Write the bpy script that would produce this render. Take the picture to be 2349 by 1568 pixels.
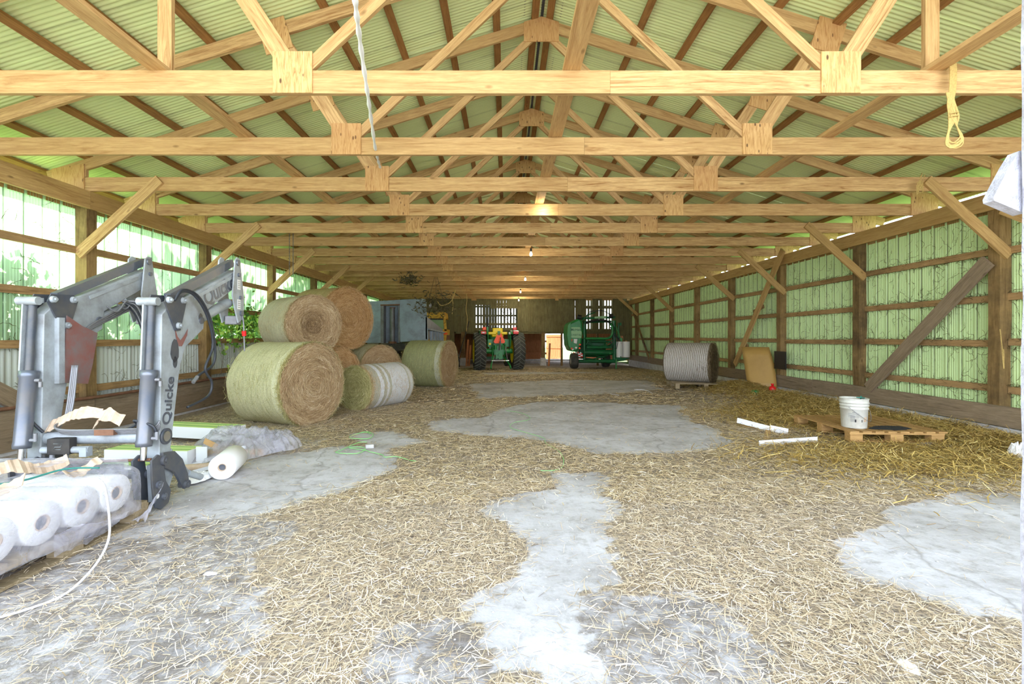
import bpy, bmesh, math, random
import numpy as np
from mathutils import Vector, Matrix

random.seed(7)
rng = np.random.default_rng(7)
S = bpy.context.scene
for o in list(bpy.data.objects):
    bpy.data.objects.remove(o)
COL = S.collection
PI = math.pi

# ------------------------------------------------------------------ camera, sky, sun, exposure
cam = bpy.data.cameras.new('camera')
cam.sensor_width = 36.0
cam.lens = 36.0 * 1044.0 / 2349.0
cam.shift_x = 14.5 / 2349.0
cam.shift_y = -11.0 / 2349.0
cam.clip_end = 300
camo = bpy.data.objects.new('camera', cam)
camo.location = (0, 0, 1.325)
camo.rotation_euler = (PI / 2, 0, 0)
COL.objects.link(camo)
S.camera = camo

W = bpy.data.worlds.new('sky')
S.world = W
W.use_nodes = True
wn = W.node_tree
bg = wn.nodes['Background']
geo = wn.nodes.new('ShaderNodeNewGeometry')
sep = wn.nodes.new('ShaderNodeSeparateXYZ')
ramp = wn.nodes.new('ShaderNodeValToRGB')
wn.links.new(geo.outputs['Incoming'], sep.inputs[0])
mr = wn.nodes.new('ShaderNodeMapRange')
mr.inputs['From Min'].default_value = 0.2
mr.inputs['From Max'].default_value = -1.0
wn.links.new(sep.outputs['Z'], mr.inputs['Value'])
wn.links.new(mr.outputs[0], ramp.inputs[0])
ramp.color_ramp.elements[0].color = (0.93, 0.96, 1.0, 1)
ramp.color_ramp.elements[1].color = (0.60, 0.76, 1.0, 1)
wn.links.new(ramp.outputs[0], bg.inputs[0])
bg.inputs[1].default_value = 2.3

sun = bpy.data.lights.new('sun', 'SUN')
sun.energy = 6.0
sun.angle = math.radians(0.6)
sun.color = (1.0, 0.93, 0.78)
suno = bpy.data.objects.new('sun', sun)
sd = Vector((0.80, -0.12, -0.62)).normalized()      # direction of travel
suno.rotation_euler = sd.to_track_quat('-Z', 'Y').to_euler()
suno.location = (-20, -5, 18)
COL.objects.link(suno)

S.view_settings.view_transform = 'Standard'
S.view_settings.look = 'None'
S.view_settings.gamma = 1.0
S.view_settings.use_curve_mapping = False
S.view_settings.exposure = 1.7
try:
    S.cycles.max_bounces = 7
    S.cycles.diffuse_bounces = 5
    S.cycles.transparent_max_bounces = 8
    S.cycles.use_adaptive_sampling = True
    S.cycles.adaptive_threshold = 0.03
    S.cycles.sample_clamp_indirect = 8
    S.cycles.use_denoising = True
except Exception:
    pass

# ------------------------------------------------------------------ helpers: tags and meshes
def tag(o, label=None, cat=None, group=None, kind=None):
    if label: o['label'] = label
    if cat: o['category'] = cat
    if group: o['group'] = group
    if kind: o['kind'] = kind
    return o

def empty(name, loc=(0, 0, 0), rz=0.0, label=None, cat=None, group=None, kind=None):
    o = bpy.data.objects.new(name, None)
    o.empty_display_size = 0.2
    o.location = loc
    o.rotation_euler = (0, 0, rz)
    COL.objects.link(o)
    return tag(o, label, cat, group, kind)

def link(name, me, parent=None, loc=None, rot=None):
    o = bpy.data.objects.new(name, me)
    if parent: o.parent = parent
    if loc is not None: o.location = loc
    if rot is not None: o.rotation_euler = rot
    COL.objects.link(o)
    return o

def kids(o):
    return [c for c in bpy.data.objects if c.parent == o]

def copy_tree(root, loc, rz=None):
    r = root.copy(); COL.objects.link(r); r.location = loc
    if rz is not None: r.rotation_euler = (0, 0, rz)
    for ch in kids(root):
        c = ch.copy(); COL.objects.link(c); c.parent = r
        for g in kids(ch):
            d = g.copy(); COL.objects.link(d); d.parent = c
    return r

class MB:
    """collects simple solids into one mesh"""
    def __init__(s):
        s.v = []; s.f = []; s.sm = []
    def add(s, vs, fs, smooth=False, M=None):
        b = len(s.v)
        for p in vs:
            p = Vector(p)
            s.v.append(tuple(M @ p) if M else tuple(p))
        for f in fs:
            s.f.append([i + b for i in f]); s.sm.append(smooth)
        return s
    def box(s, c, d, M=None, taper=None):
        x, y, z = d[0] / 2, d[1] / 2, d[2] / 2
        vs = [(c[0] + i * x, c[1] + j * y, c[2] + k * z) for k in (-1, 1) for j in (-1, 1) for i in (-1, 1)]
        return s.add(vs, [(0, 2, 3, 1), (4, 5, 7, 6), (0, 1, 5, 4), (2, 6, 7, 3), (0, 4, 6, 2), (1, 3, 7, 5)], False, M)
    def bar(s, p0, p1, w, h, up=(0, 0, 1)):
        p0 = Vector(p0); p1 = Vector(p1); d = p1 - p0; L = d.length
        M = Matrix.Translation(p0) @ frame(d, up)
        return s.box((L / 2, 0, 0), (L, w, h), M)
    def cyl(s, p0, p1, r0, r1=None, n=12, cap=True, smooth=True):
        r1 = r0 if r1 is None else r1
        p0 = Vector(p0); p1 = Vector(p1); d = p1 - p0
        M = Matrix.Translation(p0) @ frame(d, (0, 0, 1)); L = d.length
        vs = []
        for x, r in ((0, r0), (L, r1)):
            vs += [(x, r * math.cos(2 * PI * i / n), r * math.sin(2 * PI * i / n)) for i in range(n)]
        fs = [(i, (i + 1) % n, n + (i + 1) % n, n + i) for i in range(n)]
        s.add(vs, fs, smooth, M)
        if cap:
            s.add(vs, [list(range(n))[::-1], list(range(n, 2 * n))], False, M)
        return s
    def lathe(s, prof, n=24, M=None, smooth=True, close=False):
        """profile of (x, r) about the X axis"""
        vs = []
        for x, r in prof:
            vs += [(x, r * math.cos(2 * PI * i / n), r * math.sin(2 * PI * i / n)) for i in range(n)]
        fs = []
        m = len(prof)
        for k in range(m if close else m - 1):
            a = k * n; b = ((k + 1) % m) * n
            fs += [(a + i, a + (i + 1) % n, b + (i + 1) % n, b + i) for i in range(n)]
        return s.add(vs, fs, smooth, M)
    def tube(s, pts, r, n=6, smooth=True):
        pts = [Vector(p) for p in pts]
        rings = []
        vs = []
        prev = None
        for i, p in enumerate(pts):
            t = (pts[min(i + 1, len(pts) - 1)] - pts[max(i - 1, 0)]).normalized()
            a = prev if prev is not None else (Vector((0, 0, 1)) if abs(t.z) < .9 else Vector((1, 0, 0)))
            u = (a - t * a.dot(t)).normalized(); w = t.cross(u); prev = u
            rr = r[i] if isinstance(r, (list, tuple)) else r
            vs += [p + (u * math.cos(2 * PI * k / n) + w * math.sin(2 * PI * k / n)) * rr for k in range(n)]
        fs = []
        for i in range(len(pts) - 1):
            fs += [(i * n + k, i * n + (k + 1) % n, (i + 1) * n + (k + 1) % n, (i + 1) * n + k) for k in range(n)]
        fs.append(list(range(n))[::-1]); fs.append([(len(pts) - 1) * n + k for k in range(n)])
        return s.add(vs, fs, smooth)
    def prism(s, poly, x0, x1):
        """polygon of (y, z) extruded along x"""
        n = len(poly)
        vs = [(x0, y, z) for y, z in poly] + [(x1, y, z) for y, z in poly]
        fs = [(i, (i + 1) % n, n + (i + 1) % n, n + i) for i in range(n)]
        fs += [list(range(n))[::-1], list(range(n, 2 * n))]
        return s.add(vs, fs)
    def mesh(s, name, m=None, recalc=True):
        me = bpy.data.meshes.new(name)
        me.from_pydata(s.v, [], s.f)
        me.polygons.foreach_set('use_smooth', s.sm)
        if m: me.materials.append(m)
        if recalc:
            bm = bmesh.new(); bm.from_mesh(me)
            bmesh.ops.recalc_face_normals(bm, faces=bm.faces)
            bm.to_mesh(me); bm.free()
        me.update()
        return me
    def build(s, name, m=None, parent=None, loc=None, rot=None, bevel=0):
        o = link(name, s.mesh(name, m), parent, loc, rot)
        if bevel:
            b = o.modifiers.new('bevel', 'BEVEL'); b.width = bevel; b.segments = 2; b.limit_method = 'ANGLE'
        return o

def frame(d, up):
    x = Vector(d).normalized(); up = Vector(up)
    if abs(x.dot(up)) > .999: up = Vector((0, 1, 0))
    y = up.cross(x).normalized(); z = x.cross(y)
    return Matrix((x, y, z)).transposed().to_4x4()

def beam(name, p0, p1, w, h, m, parent=None, up=(0, 0, 1), cut=0.0):
    """a timber with its own length axis on local X; w across, h along up"""
    p0 = Vector(p0); p1 = Vector(p1); d = p1 - p0; L = d.length
    mb = MB()
    e = [random.uniform(-1, 1) * 0.0015 for _ in range(8)]
    n = max(1, int(L / 1.5))
    vs = []
    for k in range(n + 1):
        x = L * k / n
        j = random.uniform(-1, 1) * .002
        vs += [(x, -w / 2, -h / 2 + j), (x, w / 2, -h / 2 + j), (x, w / 2, h / 2 + j), (x, -w / 2, h / 2 + j)]
    fs = [(0, 1, 2, 3), (4 * n + 3, 4 * n + 2, 4 * n + 1, 4 * n)]
    for k in range(n):
        a = 4 * k
        for i in range(4):
            fs.append((a + i, a + 4 + i, a + 4 + (i + 1) % 4, a + (i + 1) % 4))
    mb.add(vs, fs)
    o = link(name, mb.mesh(name, m), parent)
    o.matrix_local = Matrix.Translation(p0) @ frame(d, up)
    return o

def grid_mesh(name, P, m, smooth=True, attrs=None, flip=False):
    """P: (ny, nx, 3) array"""
    ny, nx, _ = P.shape
    me = bpy.data.meshes.new(name)
    me.vertices.add(nx * ny)
    me.vertices.foreach_set('co', P.reshape(-1).astype(np.float32))
    i = np.arange((ny - 1) * (nx - 1)); r = i // (nx - 1); c = i % (nx - 1)
    a = r * nx + c
    q = np.stack([a, a + 1, a + nx + 1, a + nx], 1)
    if flip: q = q[:, ::-1]
    nf = len(q)
    me.loops.add(nf * 4); me.loops.foreach_set('vertex_index', q.reshape(-1).astype(np.int32))
    me.polygons.add(nf)
    me.polygons.foreach_set('loop_start', (np.arange(nf) * 4).astype(np.int32))
    me.polygons.foreach_set('use_smooth', np.full(nf, smooth))
    for k, v in (attrs or {}).items():
        at = me.attributes.new(k, 'FLOAT', 'POINT'); at.data.foreach_set('value', v.reshape(-1).astype(np.float32))
    me.materials.append(m)
    me.update(calc_edges=True); me.validate()
    return me

def strands_mesh(name, C, D, U, L, Wd, tint, m, bend=0.0):
    """flat bent strips: centres C, unit directions D, unit width dirs U, lengths, widths, tint 0..1"""
    n = len(C)
    N = np.cross(D, U)
    L = L[:, None]; Wd = Wd[:, None]
    b = (rng.uniform(-1, 1, (n, 1)) * bend) * L
    p0 = C - D * L / 2; p2 = C + D * L / 2; p1 = C + U * b + N * np.abs(b) * .6
    V = np.stack([p0 - U * Wd / 2, p0 + U * Wd / 2, p1 - U * Wd / 2, p1 + U * Wd / 2, p2 - U * Wd / 2, p2 + U * Wd / 2], 1)
    base = np.arange(n)[:, None] * 6
    q = np.concatenate([base + np.array([[0, 1, 3, 2]]), base + np.array([[2, 3, 5, 4]])], 1).reshape(-1, 4)
    me = bpy.data.meshes.new(name)
    me.vertices.add(n * 6); me.vertices.foreach_set('co', V.reshape(-1).astype(np.float32))
    nf = len(q)
    me.loops.add(nf * 4); me.loops.foreach_set('vertex_index', q.reshape(-1).astype(np.int32))
    me.polygons.add(nf)
    me.polygons.foreach_set('loop_start', (np.arange(nf) * 4).astype(np.int32))
    at = me.attributes.new('tint', 'FLOAT', 'POINT')
    at.data.foreach_set('value', np.repeat(tint, 6).astype(np.float32))
    me.materials.append(m)
    me.update(calc_edges=True)
    return me

def _h(i, j, s=0):
    n = (i.astype(np.int64) * 374761393 + j.astype(np.int64) * 668265263 + s * 1442695041) & 0xffffffff
    n = ((n ^ (n >> 13)) * 1274126177) & 0xffffffff
    return ((n ^ (n >> 16)) & 0xffff) / 65535.0

def vnoise(x, y, s=0):
    x = np.asarray(x, float); y = np.asarray(y, float)
    i = np.floor(x); j = np.floor(y); u = x - i; v = y - j
    u = u * u * (3 - 2 * u); v = v * v * (3 - 2 * v)
    a = _h(i, j, s); b = _h(i + 1, j, s); c = _h(i, j + 1, s); d = _h(i + 1, j + 1, s)
    return (a * (1 - u) + b * u) * (1 - v) + (c * (1 - u) + d * u) * v

def fbm(x, y, s=0, o=4):
    t = 0; a = .5; f = 1
    for k in range(o):
        t = t + a * vnoise(np.asarray(x) * f, np.asarray(y) * f, s + k); a *= .5; f *= 2.03
    return t / (1 - .5 ** o)

# ------------------------------------------------------------------ helpers: materials
class N:
    def __init__(s, name):
        s.m = bpy.data.materials.new(name); s.m.use_nodes = True
        s.t = s.m.node_tree; s.b = s.t.nodes['Principled BSDF']
        s.out = s.t.nodes['Material Output']
    def n(s, ty, **k):
        nd = s.t.nodes.new(ty)
        for a, v in k.items():
            if hasattr(nd, a): setattr(nd, a, v)
            else: nd.inputs[a].default_value = v
        return nd
    def l(s, a, b): s.t.links.new(a, b)
    def set(s, k, v):
        i = s.b.inputs[k]
        if hasattr(v, 'is_linked'): s.l(v, i)
        else: i.default_value = v
    def coord(s, scale=(1, 1, 1), kind='Object', loc=(0, 0, 0), rnd=0.0):
        tc = s.n('ShaderNodeTexCoord'); mp = s.n('ShaderNodeMapping')
        mp.inputs['Scale'].default_value = scale
        mp.inputs['Location'].default_value = loc
        if kind == 'World':
            g = s.n('ShaderNodeNewGeometry'); s.l(g.outputs['Position'], mp.inputs[0])
        else:
            s.l(tc.outputs[kind], mp.inputs[0])
        if rnd:
            oi = s.n('ShaderNodeObjectInfo'); mu = s.n('ShaderNodeMath', operation='MULTIPLY')
            mu.inputs[1].default_value = rnd; s.l(oi.outputs['Random'], mu.inputs[0])
            ad = s.n('ShaderNodeVectorMath', operation='ADD')
            s.l(mp.outputs[0], ad.inputs[0]); s.l(mu.outputs[0], ad.inputs[1])
            return ad.outputs[0]
        return mp.outputs[0]
    def noise(s, vec, scale=5, detail=3, rough=.55, dist=0.0):
        nd = s.n('ShaderNodeTexNoise'); nd.inputs['Scale'].default_value = scale
        nd.inputs['Detail'].default_value = detail; nd.inputs['Roughness'].default_value = rough
        nd.inputs['Distortion'].default_value = dist
        s.l(vec, nd.inputs['Vector']); return nd.outputs['Fac']
    def ramp(s, fac, stops, interp='LINEAR'):
        r = s.n('ShaderNodeValToRGB'); cr = r.color_ramp; cr.interpolation = interp
        while len(cr.elements) < len(stops): cr.elements.new(.5)
        for e, (p, c) in zip(cr.elements, stops):
            e.position = p; e.color = (*c, 1) if not isinstance(c, (int, float)) else (c, c, c, 1)
        s.l(fac, r.inputs[0]); return r.outputs[0]
    def mix(s, f, a, b, mode='MIX'):
        m = s.n('ShaderNodeMix', data_type='RGBA', blend_type=mode)
        for v, k in ((f, 0), (a, 6), (b, 7)):
            if hasattr(v, 'is_linked'): s.l(v, m.inputs[k])
            else: m.inputs[k].default_value = v if k == 0 else (*v, 1)
        return m.outputs[2]
    def math(s, op, a, b=0.0, c=False):
        m = s.n('ShaderNodeMath', operation=op, use_clamp=c)
        for v, k in ((a, 0), (b, 1)):
            if hasattr(v, 'is_linked'): s.l(v, m.inputs[k])
            else: m.inputs[k].default_value = v
        return m.outputs[0]
    def bump(s, h, strength=.3, dist=.01):
        b = s.n('ShaderNodeBump'); b.inputs['Strength'].default_value = strength
        b.inputs['Distance'].default_value = dist; s.l(h, b.inputs['Height'])
        s.l(b.outputs[0], s.b.inputs['Normal'])

def c255(r, g, b):
    f = lambda v: ((v / 255 + .055) / 1.055) ** 2.4 if v > 10 else v / 255 / 12.92
    return (f(r), f(g), f(b))

def paint(name, col, rough=.5, metal=0.0, dirt=.0, dcol=(.12, .10, .08), dscale=4, bump=0.0, spec=.5):
    k = N(name)
    if dirt or bump:
        v = k.coord(rnd=7.0); f = k.noise(v, dscale, 5, .65)
        if dirt:
            c = k.ramp(f, [(.5 - dirt * .25, col), (.5 + .35 - dirt * .25, tuple(col[i] * .35 + dcol[i] * .65 for i in range(3)))])
            k.set('Base Color', c)
        else: k.set('Base Color', (*col, 1))
        if bump: k.bump(k.noise(v, dscale * 8, 3), bump, .003)
    else: k.set('Base Color', (*col, 1))
    k.set('Roughness', rough); k.set('Metallic', metal)
    k.b.inputs['Specular IOR Level'].default_value = spec
    return k.m

def wood(name, light, dark, knots=True, rings=1.0, rough=.75, dirt=0.0, dirtcol=(.05, .035, .02), axis='X'):
    k = N(name)
    sc = {'X': (1.0, 14, 14), 'Z': (14, 14, 1.0), 'Y': (14, 1.0, 14)}[axis]
    v = k.coord(sc, rnd=31.0)
    g = k.noise(v, 1.6 * rings, 6, .62, 1.4)
    fine = k.noise(v, 9, 4, .6, .3)
    c = k.ramp(g, [(.28, dark), (.43, tuple(.6 * light[i] + .4 * dark[i] for i in range(3))), (.62, light), (.9, tuple(min(1, x * 1.12) for x in light))])
    c = k.mix(k.ramp(fine, [(.35, .28), (.6, 0.0)]), c, tuple(x * .6 for x in dark))
    if knots:
        kv = k.coord({'X': (1.0, 2.2, 2.2), 'Z': (2.2, 2.2, 1.0), 'Y': (2.2, 1, 2.2)}[axis], rnd=17.0)
        vo = k.n('ShaderNodeTexVoronoi'); vo.inputs['Scale'].default_value = 2.3
        k.l(kv, vo.inputs['Vector'])
        kc = k.ramp(vo.outputs['Distance'], [(.0, .9), (.055, .55), (.10, 0.0)])
        c = k.mix(kc, c, tuple(x * .35 for x in dark))
    # warm/cool differences between boards
    oi = k.n('ShaderNodeObjectInfo')
    c = k.mix(k.ramp(oi.outputs['Random'], [(0, .0), (1, .45)]), c, tuple(light[i] * (.62, .56, .48)[i] for i in range(3)), 'MIX')
    if dirt:
        wv = k.coord((1, 1, 1), 'World')
        dn = k.noise(wv, 1.1, 6, .7)
        c = k.mix(k.ramp(dn, [(.62 - dirt * .3, 0.0), (.85 - dirt * .2, min(1, dirt * 1.2))]), c, dirtcol)
    k.set('Base Color', c); k.set('Roughness', rough)
    k.b.inputs['Specular IOR Level'].default_value = .2
    k.bump(fine, .25, .004)
    return k.m

M = {}
M['truss'] = wood('truss_wood', c255(218, 182, 130), c255(144, 96, 52), dirt=.22, dirtcol=c255(120, 82, 46))
M['plate'] = wood('plate_wood', c255(206, 172, 116), c255(156, 116, 70), dirt=.2)
M['purlin'] = wood('purlin_wood', c255(176, 128, 78), c255(110, 70, 38), dirt=.4)
M['post'] = wood('post_wood', c255(176, 146, 98), c255(96, 70, 42), dirt=.75, axis='Z')
M['girt'] = wood('girt_wood', c255(192, 158, 112), c255(128, 96, 62), dirt=.5)
M['sill'] = wood('sill_wood', c255(160, 142, 120), c255(108, 92, 74), dirt=.4, dirtcol=(.09, .07, .05))
M['barn'] = wood('barn_board', c255(134, 128, 92), c255(74, 68, 46), dirt=.5, axis='Z', knots=False)
M['barn_red'] = wood('red_barn_board', c255(206, 140, 98), c255(120, 72, 48), axis='Z', knots=False)
M['pallet'] = wood('pallet_wood', c255(196, 158, 104), c255(134, 98, 58), dirt=.3)
M['oldpallet'] = wood('old_pallet_wood', c255(168, 152, 124), c255(110, 96, 74), dirt=.3)

def plywood():
    k = N('plywood')
    v = k.coord((26, 26, 3.0), rnd=13.0)
    g = k.noise(v, 1.4, 5, .6, 2.2)
    c = k.ramp(g, [(.3, c255(160, 112, 62)), (.5, c255(206, 164, 108)), (.8, c255(226, 190, 138))])
    kv = k.coord((16, 16, 7), rnd=5.0)
    vo = k.n('ShaderNodeTexVoronoi'); vo.inputs['Scale'].default_value = 1.0; k.l(kv, vo.inputs['Vector'])
    c = k.mix(k.ramp(vo.outputs['Distance'], [(0, 1.0), (.13, .8), (.17, 0.0)]), c, c255(70, 42, 22))
    oi = k.n('ShaderNodeObjectInfo')
    c = k.mix(k.ramp(oi.outputs['Random'], [(0, 0.0), (1, .4)]), c, c255(166, 112, 66))
    k.set('Base Color', c); k.set('Roughness', .7); k.bump(g, .25, .003)
    return k.m
M['ply'] = plywood()

def steel(name, col, dirt, dcol, period, axis='Y', trans=0.0, rough=.45, speck=.6):
    """painted or translucent ribbed sheet; grime gathers in the rib joints and in specks"""
    k = N(name)
    w = k.coord((1, 1, 1), 'World')
    sp = k.n('ShaderNodeSeparateXYZ'); k.l(w, sp.inputs[0])
    a = sp.outputs[axis]
    fr = k.math('FRACT', k.math('MULTIPLY', k.math('SUBTRACT', a, 1.05), 1.0 / period))
    d = k.math('ABSOLUTE', k.math('SUBTRACT', fr, .5))          # .5 at the joint
    st = (9, 9, 1.1) if axis == 'Y' else (1.0, 9, 1)
    wv = k.coord(st, 'World')
    n1 = k.noise(wv, 1.2, 6, .72)
    joint = k.math('MULTIPLY', k.ramp(d, [(.465, 0.0), (.492, 1.0)]), k.ramp(n1, [(.30, .35), (.55, 1.0)]))
    n2 = k.noise(w, 26, 5, .7)
    n3 = k.noise(w, 1.3, 3, .6)
    sk = k.math('MULTIPLY', k.ramp(n2, [(.60, 0.0), (.66, 1.0)]), k.ramp(n3, [(.42, 0.0), (.66, speck)]))
    f = k.math('MULTIPLY', k.math('MAXIMUM', joint, sk), dirt, True)
    base = k.mix(k.ramp(n3, [(.3, 0.0), (.8, .25)]), col, tuple(col[i] * (.82, .8, .7)[i] for i in range(3)))
    c = k.mix(f, base, dcol)
    k.set('Base Color', c); k.set('Roughness', rough)
    k.b.inputs['Specular IOR Level'].default_value = .3
    if trans:
        tr = k.n('ShaderNodeBsdfTranslucent'); k.l(c, tr.inputs[0])
        ms = k.n('ShaderNodeMixShader'); ms.inputs[0].default_value = trans
        k.l(k.b.outputs[0], ms.inputs[1]); k.l(tr.outputs[0], ms.inputs[2]); k.l(ms.outputs[0], k.out.inputs[0])
    return k.m
M['mint'] = steel('mint_sheet', c255(200, 224, 164), .95, c255(62, 64, 28), .22, speck=.8)
M['roof'] = steel('roof_sheet', c255(222, 232, 176), .35, c255(120, 118, 80), .8, speck=.15)
M['glassfibre'] = steel('translucent_sheet', c255(206, 238, 200), .9, c255(50, 90, 44), .22, trans=.5, speck=.8)
M['whitesteel'] = steel('white_corrugated', c255(208, 216, 212), .5, c255(120, 110, 90), .6, speck=.3)
M['metal_wall'] = M['whitesteel']

def floor_mat():
    k = N('floor')
    w = k.coord((1, 1, 1), 'World')
    at = k.n('ShaderNodeAttribute', attribute_name='straw'); st = at.outputs['Fac']
    da = k.n('ShaderNodeAttribute', attribute_name='damp')
    n1 = k.noise(w, 1.5, 6, .65); n2 = k.noise(w, 9, 6, .7); n3 = k.noise(w, 60, 4, .7)
    con = k.ramp(n1, [(.3, c255(160, 156, 156)), (.5, c255(188, 186, 190)), (.7, c255(206, 205, 212))])
    con = k.mix(k.ramp(n2, [(.50, 0.0), (.72, .6)]), con, c255(122, 116, 108))
    con = k.mix(k.ramp(n3, [(.60, 0.0), (.70, .5)]), con, c255(226, 224, 222))
    vo = k.n('ShaderNodeTexVoronoi', feature='DISTANCE_TO_EDGE'); vo.inputs['Scale'].default_value = .38
    wa = k.n('ShaderNodeVectorMath', operation='ADD')
    nn = k.n('ShaderNodeTexNoise'); nn.inputs['Scale'].default_value = 2.0; nn.inputs['Detail'].default_value = 4
    k.l(w, nn.inputs['Vector']); 
    sc = k.n('ShaderNodeVectorMath', operation='SCALE'); sc.inputs[3].default_value = .5
    k.l(nn.outputs['Color'], sc.inputs[0]); k.l(w, wa.inputs[0]); k.l(sc.outputs[0], wa.inputs[1]); k.l(wa.outputs[0], vo.inputs['Vector'])
    con = k.mix(k.ramp(vo.outputs['Distance'], [(0, .5), (.004, .2), (.007, 0.0)]), con, c255(120, 114, 108))
    a = k.coord((1, 9, 1), 'World'); b = k.coord((9, 1, 1), 'World')
    s1 = k.noise(a, 9, 4, .6, .6); s2 = k.noise(b, 9, 4, .6, .6)
    sf = k.math('MAXIMUM', s1, s2)
    straw = k.ramp(sf, [(.42, c255(90, 78, 68)), (.55, c255(154, 138, 116)), (.66, c255(194, 174, 140)), (.78, c255(218, 200, 170))])
    mx = k.math('ADD', st, k.math('MULTIPLY', k.math('SUBTRACT', n2, .5), 1.5))
    m = k.ramp(mx, [(.35, 0.0), (.75, .85)])
    c = k.mix(m, con, straw)
    dm = k.math('ADD', da.outputs['Fac'], k.math('MULTIPLY', k.math('SUBTRACT', n2, .5), .8))
    c = k.mix(k.ramp(dm, [(.30, 0.0), (.62, .75)]), c, c255(116, 110, 108))
    k.set('Base Color', c); k.set('Roughness', .93)
    k.b.inputs['Specular IOR Level'].default_value = .15
    h = k.math('ADD', k.math('MULTIPLY', n2, .6), k.math('MULTIPLY', k.math('MULTIPLY', sf, m), .8))
    k.bump(h, .5, .02)
    return k.m
M['floor'] = floor_mat()

def straw_mat(name, stops, trans=.15):
    k = N(name)
    at = k.n('ShaderNodeAttribute', attribute_name='tint')
    c = k.ramp(at.outputs['Fac'], stops)
    k.set('Base Color', c); k.set('Roughness', .6)
    k.b.inputs['Specular IOR Level'].default_value = .35
    return k.m
M['straw'] = straw_mat('straw', [(0, c255(118, 100, 76)), (.25, c255(172, 150, 114)), (.55, c255(210, 188, 148)), (.82, c255(234, 216, 184)), (1, c255(248, 238, 220))])
M['straw_pale'] = straw_mat('pale_straw', [(0, c255(126, 108, 90)), (.25, c255(178, 158, 132)), (.55, c255(214, 194, 164)), (.82, c255(236, 220, 196)), (1, c255(250, 242, 232))])
M['straw_gold'] = straw_mat('golden_straw', [(0, c255(104, 84, 40)), (.3, c255(168, 138, 72)), (.65, c255(206, 178, 108)), (1, c255(236, 218, 160))])
M['hay_g'] = straw_mat('hay_green', [(0, c255(110, 104, 62)), (.4, c255(164, 156, 100)), (.8, c255(200, 190, 136)), (1, c255(224, 214, 170))])
M['hay_o'] = straw_mat('hay_orange', [(0, c255(134, 96, 56)), (.4, c255(198, 156, 104)), (.8, c255(226, 192, 146)), (1, c255(242, 220, 184))])
M['hay_p'] = straw_mat('hay_pale', [(0, c255(120, 94, 64)), (.4, c255(180, 150, 112)), (.8, c255(212, 188, 150)), (1, c255(236, 220, 194))])
M['hay_d'] = straw_mat('hay_dark', [(0, c255(60, 48, 34)), (.5, c255(104, 88, 64)), (1, c255(150, 132, 100))])
M['debris'] = straw_mat('debris', [(0, c255(52, 48, 26)), (.6, c255(96, 84, 50)), (1, c255(150, 130, 84))])
M['leafy'] = straw_mat('leaf', [(0, c255(52, 92, 30)), (.5, c255(104, 150, 50)), (1, c255(176, 206, 84))])

def hay_core(name, a, b, c_):
    """packed hay; rings around local X on the ends"""
    k = N(name)
    v = k.coord((1, 1, 1), rnd=9.0)
    tc = k.n('ShaderNodeTexCoord'); sp = k.n('ShaderNodeSeparateXYZ'); k.l(tc.outputs['Object'], sp.inputs[0])
    r = k.math('SQRT', k.math('ADD', k.math('POWER', sp.outputs['Y'], 2), k.math('POWER', sp.outputs['Z'], 2)))
    an = k.math('ARCTAN2', sp.outputs['Y'], sp.outputs['Z'])
    cb = k.n('ShaderNodeCombineXYZ'); k.l(k.math('MULTIPLY', r, 26), cb.inputs[0]); k.l(k.math('MULTIPLY', an, 2.2), cb.inputs[1]); k.l(k.math('MULTIPLY', sp.outputs['X'], 26), cb.inputs[2])
    n1 = k.noise(cb.outputs[0], 1.0, 5, .62, .4); n2 = k.noise(v, 40, 4, .7)
    f = k.math('ADD', k.math('MULTIPLY', n1, .65), k.math('MULTIPLY', n2, .35))
    c = k.ramp(f, [(.34, a), (.5, b), (.66, c_)])
    k.set('Base Color', c); k.set('Roughness', .95); k.b.inputs['Specular IOR Level'].default_value = .1
    k.bump(f, .8, .02)
    return k.m
M['core_g'] = hay_core('packed_hay_green', c255(112, 106, 62), c255(160, 152, 100), c255(196, 188, 140))
M['core_o'] = hay_core('packed_hay_orange', c255(134, 94, 54), c255(188, 144, 94), c255(220, 184, 136))
M['core_p'] = hay_core('packed_hay_pale', c255(126, 98, 68), c255(178, 148, 110), c255(210, 186, 150))
M['core_d'] = hay_core('packed_hay_dark', c255(44, 36, 26), c255(84, 72, 54), c255(124, 108, 84))

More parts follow.
